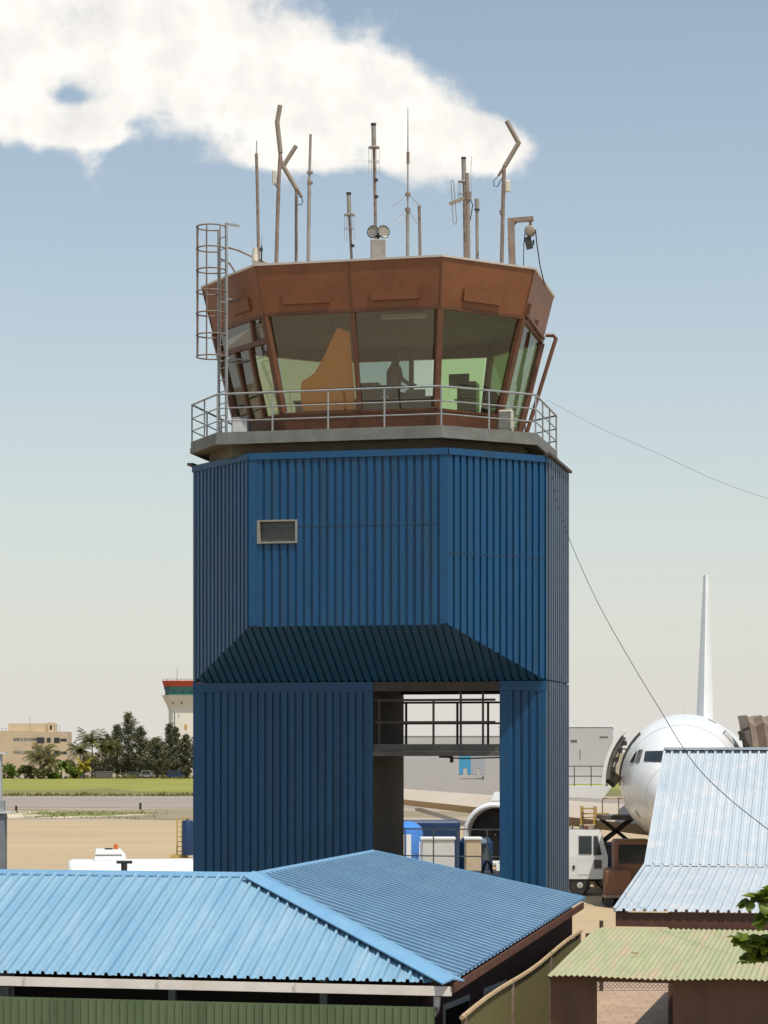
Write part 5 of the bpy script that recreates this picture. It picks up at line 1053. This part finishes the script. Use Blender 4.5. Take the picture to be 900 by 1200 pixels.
# ------------------------------------------------------------------ trees
TG = 'trees along the far side of the airfield'
def leaf_tri(mb, p, s, rnd, flat_=.0):
    a = Vector((rnd.gauss(0, 1), rnd.gauss(0, 1), rnd.gauss(0, 1) * (1 - flat_))).normalized(); b = a.orthogonal().normalized(); q = rnd.uniform(0, 6.28); c = a.cross(b); e = b * math.cos(q) + c * math.sin(q)
    mb.add([p - e * s, p + a * s * .6, p + e * s, p - a * s * .35], [(0, 1, 2, 3)])
def casuarina(px, top, half, label, d=560., seed=0, n=2200, bot=905):
    rnd = random.Random(seed); H = W(0, top, d).z; x = W(px, 0, d).x; wr = half / F * d
    t = thing('casuarina_tree', label, 'tree', (x, d, 0), 0, TG)
    mb = MB(); mb.tube([(0, 0, 0), (.1, 0, H * .5), (0, 0, H * .98)], [.28, .18, .03], 6)
    crown = MB(); z0_ = .07 * H
    for i in range(32):
        f = (i + .5) / 32; z = z0_ + (H - z0_) * f; a = i * 2.4 + rnd.uniform(-.4, .4); L = wr * ((1 - f) ** .8 * 1.05 + .05) * rnd.uniform(.6, 1.3); rise = L * rnd.uniform(.35, .8)
        e = Vector((math.cos(a) * L, math.sin(a) * L, z + rise)); s0 = Vector((0, 0, z)); mb.tube([s0, e], [.07, .015], 4)
        for q in range(int(n / 13 * (1.25 - .6 * f))):
            u = rnd.random() ** .7; p = s0.lerp(e, u) + Vector((rnd.gauss(0, .09 * wr), rnd.gauss(0, .12 * wr), rnd.gauss(0, .022 * H)))
            leaf_tri(crown, p, rnd.uniform(.11, .30), rnd)
    for q in range(120): leaf_tri(crown, Vector((rnd.gauss(0, .14), rnd.gauss(0, .14), H * rnd.uniform(.85, 1.02))), rnd.uniform(.1, .25), rnd)
    mb.build('trunk', 'bark', t); crown.build('crown', 'casuarina', t)
def palmtree(px, top, half, label, d=545., seed=0, m='palm', lean=0.):
    rnd = random.Random(seed); H = W(0, top, d).z * .80; x = W(px, 0, d).x; L = half / F * d * 1.45
    t = thing('palm_tree', label, 'palm', (x, d, 0), 0, TG)
    hd = Vector((lean, 0, H)); MB().tube([(0, 0, 0), (lean * .35, 0, H * .5), hd], [.22, .16, .13], 7).build('trunk', 'bark', t)
    cr = MB()
    for i in range(34):
        a = i * 2.399; up = rnd.uniform(-.1, 1.35); l = L * rnd.uniform(.8, 1.1); dirh = Vector((math.cos(a), math.sin(a), 0)); pts = []
        for s in range(9):
            f = s / 8; pts.append(hd + dirh * l * f * (1 - .15 * f) + Vector((0, 0, l * (up * f - .62 * f * f))))
        side = Vector((-dirh.y, dirh.x, 0))
        for s in range(8):
            for g in (0, .5):
                p = pts[s].lerp(pts[s + 1], g); tdir = (pts[s + 1] - pts[s]).normalized(); w_ = l * .26 * (1 - abs(s / 8 - .4)) 
                for sg in (-1, 1):
                    tip = p + side * sg * w_ + tdir * w_ * .5 + Vector((0, 0, -w_ * rnd.uniform(.25, .7))); cr.add([p - tdir * .1, p + tdir * .14, tip], [(0, 1, 2)])
    cr.build('crown', m, t)
def bush(px, top, half, label, d=540., seed=0, m='bush', n=900, bot=912.):
    rnd = random.Random(seed); H = W(0, top, d).z; x = W(px, 0, d).x; wr = half / F * d
    t = thing('shrub', label, 'shrub', (x, d, 0), 0, 'shrubs along the far side of the airfield')
    cl = [(Vector((rnd.uniform(-.65, .65) * wr, rnd.uniform(-.6, .6) * wr, H * rnd.uniform(.3, .75))), rnd.uniform(.25, .45) * min(wr, H)) for _ in range(9)]
    cr = MB(); st = MB()
    for c, r in cl:
        st.tube([(0, 0, 0), c], [.09, .03], 4)
        for q in range(n // 9):
            v = Vector((rnd.gauss(0, 1), rnd.gauss(0, 1), rnd.gauss(0, 1))).normalized() * r * rnd.uniform(.6, 1.1); p = c + v
            if p.z > .1: leaf_tri(cr, p, rnd.uniform(.18, .42), rnd)
    st.build('stem', 'bark', t); cr.build('foliage', m, t)
casuarina(150, 837, 24, 'tallest dark pointed casuarina tree beyond the grass', 560, 1, 2600)
casuarina(137, 851, 20, 'dark casuarina just left of the tallest pointed tree', 566, 2)
casuarina(126, 862, 15, 'low dark casuarina between the palms and the tall pointed tree', 574, 3, 1500)
casuarina(164, 853, 19, 'open branched casuarina just right of the tallest pointed tree', 555, 4)
casuarina(184, 866, 22, 'wide rounded casuarina in the middle of the tree row', 550, 5)
casuarina(198.5, 849, 17, 'slim casuarina in front of the distant control tower shaft', 570, 6)
casuarina(206, 853, 14, 'narrow casuarina beside the dark slot of the distant tower', 563, 7, 1600)
casuarina(218, 862, 18, 'casuarina at the edge of the big blue tower', 557, 8)
casuarina(232, 858, 20, 'casuarina half hidden behind the big blue tower corner', 565, 9)
palmtree(108, 858, 17, 'large coconut palm at the left end of the dark trees', 548, 11); palmtree(120, 868, 14, 'leaning palm under the dark casuarinas', 552, 12, lean=1.2); palmtree(94, 872, 14, 'low palm left of the large coconut palm', 556, 13)
palmtree(176, 863, 11, 'slim palm poking up between the casuarinas', 572, 14); palmtree(47, 880, 17, 'dense palm in front of the sand coloured block', 540, 15); palmtree(58, 889, 13, 'small bushy palm right of the dense palm', 538, 16)
palmtree(72, 894, 8, 'young pale palm at the corner of the sand coloured block', 542, 17, 'bush')
palmtree(98, 893, 8, 'young yellowing palm before the dark trees', 540, 18, 'yellowleaf')
bush(14, 895, 14, 'bright green bush at the far left', 545, 21); bush(30, 897, 12, 'rounded darker bush between bright bush and palm', 543, 22, 'palm'); bush(50, 899, 12, 'low green bush at the foot of the dense palm', 536, 23, 'palm'); bush(64, 903, 10, 'low bright bush beside the young pale palm', 537, 24)
bush(88, 897, 10, 'yellow green bush left of the yellowing palm', 545, 25); bush(122, 897, 14, 'dark undergrowth bush beneath the large palm', 558, 26, 'casuarina'); bush(215, 900, 10, 'dark bush at the foot of the tree by the blue tower', 552, 27, 'casuarina'); bush(165, 899, 16, 'dark bush beneath the open branched casuarina', 564, 28, 'casuarina'); bush(190, 900, 14, 'dark bush under the wide rounded casuarina', 561, 29, 'casuarina')
for i, (px, top, half, dd, mm, lab) in enumerate(((140, 884, 20, 575, 'casuarina', 'broad dark thicket shrub left of the tallest tree trunk'), (180, 884, 20, 577, 'casuarina', 'broad dark thicket shrub between the slim palm and the wide casuarina'), (204, 883, 18, 579, 'casuarina', 'dark thicket shrub below the slim casuarina'), (110, 882, 18, 580, 'palm', 'olive thicket shrub behind the large coconut palm'), (86, 890, 14, 582, 'palm', 'low olive shrub between the sand coloured block and the yellowing palm'))):
    bush(px, top, half, lab, dd, 40 + i, mm, 2200)
# parked vehicles under the trees
def car(px, d, label, m, L=4.4, h=1.5):
    t = thing('parked_car', label, 'car', (W(px, 0, d).x, d, 0), 0, 'vehicles parked under the far trees')
    pr = [(-L / 2, .35), (L / 2, .35), (L / 2, .8), (L * .3, .95), (L * .16, h), (-L * .38, h), (-L * .47, .9), (-L / 2, .85)]
    MB().prism([(x, -.85, z) for x, z in pr], (0, 1.7, 0)).build('body', m, t); MB().prism([(-L * .38, -.865, .95), (L * .24, -.865, .95), (L * .14, -.865, h - .1), (-L * .34, -.865, h - .1)], (0, .012, 0)).build('window', 'winglass', t)
    for x in (-L * .3, L * .3): MB().lathe([(.2, -.1), (.33, -.1), (.33, .1), (.2, .1)], 12, (x, -.8, .33), (0, 1, 0)).build('wheel', 'black', t)
car(173, 545, 'silver off-road car parked under the wide casuarina', 'cabinet', 3.6, 1.9); car(206, 546, 'dark car parked nearest the blue tower', 'navy', 4.4, 1.9); car(158, 549, 'dark car parked below the tallest tree', 'casuarina' if False else 'slab', 4.0, 1.5)
t = thing('container', 'long grey container standing under the palms', 'container', (W(121.5, 0, 546).x, 546, 0)); MB().box(-1.9, 1.9, -1.1, 1.1, .15, 1.55).build('box', 'slab', t); MB().box(-1.95, 1.95, -1.15, 1.15, 1.552, 1.65).build('roof', 'cabinet', t); mb = MB(); [mb.box(x, x + .3, -1, 1, 0, .15) for x in (-1.7, 1.4)]; mb.build('skid', 'dark', t)

# ------------------------------------------------------------------ broad leaved tree at the right edge, close to the camera
d = 20.; rnd = random.Random(5)
tx = 5.2; tr = thing('broadleaf_tree', 'leafy branch of a broad leaved tree reaching in at the right edge', 'tree', (tx, d, 0))
trunk = MB(); trunk.tube([(0, 0, 0), (.1, .05, 2), (-.05, .1, 3.6), (.05, .05, 5.2)], [.14, .11, .085, .05], 8)
lv = MB()
def leaf(p, dirv, nrm, s):
    dirv = dirv.normalized(); sd = dirv.cross(nrm).normalized(); n2 = sd.cross(dirv).normalized()
    pr = [(0, .0), (.12, .30), (.35, .48), (.62, .45), (.85, .24), (1.0, 0)]; c = [p + dirv * s * f + n2 * s * (-.25 * f * f) for f, w_ in pr]; b = len(lv.v)
    for (f, w_), q in zip(pr, c):
        lv.v += [tuple(q), tuple(q + sd * w_ * s + n2 * s * .12 * w_ * 2), tuple(q - sd * w_ * s + n2 * s * .12 * w_ * 2)]
    for i in range(len(pr) - 1):
        o_ = b + 3 * i; lv.f += [(o_, o_ + 3, o_ + 4, o_ + 1), (o_, o_ + 2, o_ + 5, o_ + 3)]
def twig(pts, n, s=.085):
    s *= 1.3; n = int(n * 1.5)
    pts = [Vector(p) for p in pts]; trunk.tube(pts, [.022 - .016 * i / (len(pts) - 1) for i in range(len(pts))], 5)
    for i in range(n):
        f = rnd.uniform(.25, 1.0) * (len(pts) - 1); j = min(int(f), len(pts) - 2); p = pts[j].lerp(pts[j + 1], f - j)
        dv = Vector((rnd.gauss(-.3, .7), rnd.gauss(0, .7), rnd.gauss(-.15, .5))); leaf(p, dv, Vector((rnd.gauss(0, .4), rnd.gauss(-.3, .4), 1)), s * rnd.uniform(.7, 1.25))
def PX(px, py, dy=0): p = W(px, py, d + dy); return (p.x - tx, p.y - d, p.z)
twig([(.0, .05, 4.9), PX(930, 1052, .1), PX(905, 1046), PX(892, 1050), PX(877, 1057)], 26, .095)
twig([(.0, .05, 4.7), PX(925, 1075, -.1), PX(902, 1072, -.1), PX(894, 1080, -.1)], 16, .09)
twig([(.0, .08, 4.4), PX(930, 1112, .0), PX(900, 1112), PX(880, 1106), PX(864, 1100)], 26, .09)
twig([PX(885, 1108), PX(877, 1118), PX(869, 1130)], 9, .05); twig([PX(900, 1110, .1), PX(890, 1116, .1), PX(882, 1120, .1)], 14, .09); twig([PX(915, 1100, .1), PX(903, 1104, .1), PX(896, 1112, .1)], 16, .1)
for i in range(16):
    a = rnd.uniform(-1.3, 1.3) if i % 3 else rnd.uniform(0, 6.28); z = rnd.uniform(3.6, 5.6); L = rnd.uniform(.5, .95)
    e = Vector((abs(math.cos(a)) * L * .9 - .1, math.sin(a) * L, z + rnd.uniform(.2, .8))); twig([(0, .05, z - .3), (e.x * .5, e.y * .5, z + .1), e], 26, .09)
trunk.build('trunk', 'bark', tr); lv.build('leaves', 'leaf', tr)

# ------------------------------------------------------------------ sky, sun, camera
az = Vector((.58, -.815)).normalized(); EL = R(66)
sd = Vector((az.x * math.cos(EL), az.y * math.cos(EL), math.sin(EL)))
sun = bpy.data.lights.new('Sun', 'SUN'); sun.energy = 4.2; sun.angle = R(.53); sun.color = (1, .955, .88)
so = bpy.data.objects.new('Sun', sun); COL.objects.link(so); so.rotation_euler = (-sd).to_track_quat('-Z', 'Y').to_euler(); so.location = (30, -30, 80)
wd = bpy.data.worlds.new('World'); scene.world = wd; wd.use_nodes = True; nt = wd.node_tree; nt.nodes.clear(); L = nt.links
out = N(nt, 'ShaderNodeOutputWorld'); bg = N(nt, 'ShaderNodeBackground'); L.new(bg.outputs[0], out.inputs[0])
sky = N(nt, 'ShaderNodeTexSky'); sky.sky_type = 'NISHITA'; sky.sun_disc = False; sky.sun_elevation = EL; sky.sun_rotation = math.atan2(az.x, az.y); sky.altitude = 0; sky.air_density = 1.0; sky.dust_density = 1.2; sky.ozone_density = 1.0
SKY_STRENGTH = .14
bg.inputs['Strength'].default_value = SKY_STRENGTH
# cumulus bank: blobs in the plane of directions (x/y, z/y), unit = .1 rad-ish, ragged by noise
tc = N(nt, 'ShaderNodeTexCoord'); sp = N(nt, 'ShaderNodeSeparateXYZ'); L.new(tc.outputs['Generated'], sp.inputs[0])
def math_(op, a, b=None, clamp=False):
    n = N(nt, 'ShaderNodeMath', operation=op); n.use_clamp = clamp
    for i, x in enumerate((a, b)):
        if x is None: continue
        if isinstance(x, (int, float)): n.inputs[i].default_value = x
        else: L.new(x, n.inputs[i])
    return n.outputs[0]
ymax = math_('MAXIMUM', sp.outputs[1], .05)
A_ = math_('MULTIPLY', math_('DIVIDE', sp.outputs[0], ymax), 27.0); B2 = math_('MULTIPLY', math_('DIVIDE', sp.outputs[2], ymax), 27.0)
cmb = N(nt, 'ShaderNodeCombineXYZ'); L.new(A_, cmb.inputs[0]); L.new(B2, cmb.inputs[1])
n1 = N(nt, 'ShaderNodeTexNoise', Scale=1.25, Detail=10.0, Roughness=.58); L.new(cmb.outputs[0], n1.inputs['Vector'])
n2 = N(nt, 'ShaderNodeTexNoise', Scale=1.3, Detail=9.0, Roughness=.6); mp = N(nt, 'ShaderNodeMapping'); mp.inputs['Location'].default_value = (13.1, 4.7, 0); L.new(cmb.outputs[0], mp.inputs[0]); L.new(mp.outputs[0], n2.inputs['Vector'])
field = None
blobs = [(30, 55, 130, 95), (150, 50, 130, 85), (50, 115, 105, 44), (250, 75, 110, 75), (330, 105, 100, 68), (410, 110, 85, 72), (470, 140, 75, 58), (530, 168, 62, 46), (585, 172, 42, 34), (-80, 75, 150, 90), (330, 185, 55, 16), (105, 160, 50, 13), (430, 170, 90, 30), (-260, 40, 200, 120), (230, -60, 160, 60), (-50, -120, 260, 120)]
for (px, py, rx, ry) in blobs:
    ex = math_('DIVIDE', math_('SUBTRACT', A_, (px - 450) / 100), rx / 100 * 1.0); ey = math_('DIVIDE', math_('SUBTRACT', B2, (880 - py) / 100), ry / 100 * 1.0)
    v = math_('EXPONENT', math_('MULTIPLY', math_('ADD', math_('MULTIPLY', ex, ex), math_('MULTIPLY', ey, ey)), -1.1)); field = v if field is None else math_('ADD', field, v)
field = math_('MINIMUM', field, 1.15)
holes = [(85, 112, 30, 12, .75)]
for (px, py, rx, ry, s) in holes:
    ex = math_('DIVIDE', math_('SUBTRACT', A_, (px - 450) / 100), rx / 100); ey = math_('DIVIDE', math_('SUBTRACT', B2, (880 - py) / 100), ry / 100)
    v = math_('EXPONENT', math_('MULTIPLY', math_('ADD', math_('MULTIPLY', ex, ex), math_('MULTIPLY', ey, ey)), -1.0)); field = math_('SUBTRACT', field, math_('MULTIPLY', v, s))
fn = math_('ADD', field, math_('MULTIPLY', math_('SUBTRACT', n1.outputs[0], .5), 2.0))
mr = N(nt, 'ShaderNodeMapRange', interpolation_type='SMOOTHSTEP'); mr.inputs[1].default_value = .30; mr.inputs[2].default_value = .98; L.new(fn, mr.inputs[0])
front = math_('GREATER_THAN', sp.outputs[1], .06); mask = math_('MULTIPLY', mr.outputs[0], front)
shade = N(nt, 'ShaderNodeMapRange'); shade.inputs[1].default_value = .32; shade.inputs[2].default_value = .60; L.new(n2.outputs[0], shade.inputs[0])
cc = N(nt, 'ShaderNodeMix', data_type='RGBA'); cc.inputs[6].default_value = (6.1, 5.95, 5.75, 1); cc.inputs[7].default_value = (7.5, 7.25, 6.85, 1); L.new(shade.outputs[0], cc.inputs[0])
mx = N(nt, 'ShaderNodeMix', data_type='RGBA'); L.new(mask, mx.inputs[0]); zc_ = math_('MAXIMUM', sp.outputs[2], 0.0); hz = math_('MULTIPLY', math_('EXPONENT', math_('DIVIDE', zc_, -.175)), .97)
hx = N(nt, 'ShaderNodeMix', data_type='RGBA'); L.new(hz, hx.inputs[0]); tn = N(nt, 'ShaderNodeMix', data_type='RGBA', blend_type='MULTIPLY'); tn.inputs[0].default_value = 1.0; tn.inputs[7].default_value = (1.02, 1.055, .96, 1); L.new(sky.outputs[0], tn.inputs[6]); L.new(tn.outputs[2], hx.inputs[6]); hx.inputs[7].default_value = (5.35, 5.16, 4.85, 1); L.new(hx.outputs[2], mx.inputs[6]); L.new(cc.outputs[2], mx.inputs[7]); L.new(mx.outputs[2], bg.inputs[0])

cam = bpy.data.cameras.new('Camera'); co = bpy.data.objects.new('Camera', cam); COL.objects.link(co); scene.camera = co
co.location = (0, 0, CZ); co.rotation_euler = (R(90), 0, 0); cam.sensor_fit = 'HORIZONTAL'; cam.sensor_width = 36; cam.lens = 36 * F / 900; cam.shift_y = (YH - 600) / 900; cam.clip_end = 12000; cam.clip_start = .1
vs_ = scene.view_settings; vs_.view_transform = 'Standard'; vs_.look = 'None'; vs_.exposure = 0.0; vs_.gamma = 1; vs_.use_curve_mapping = False
scene.cycles.max_bounces = 8; scene.cycles.transparent_max_bounces = 16; scene.cycles.use_denoising = True
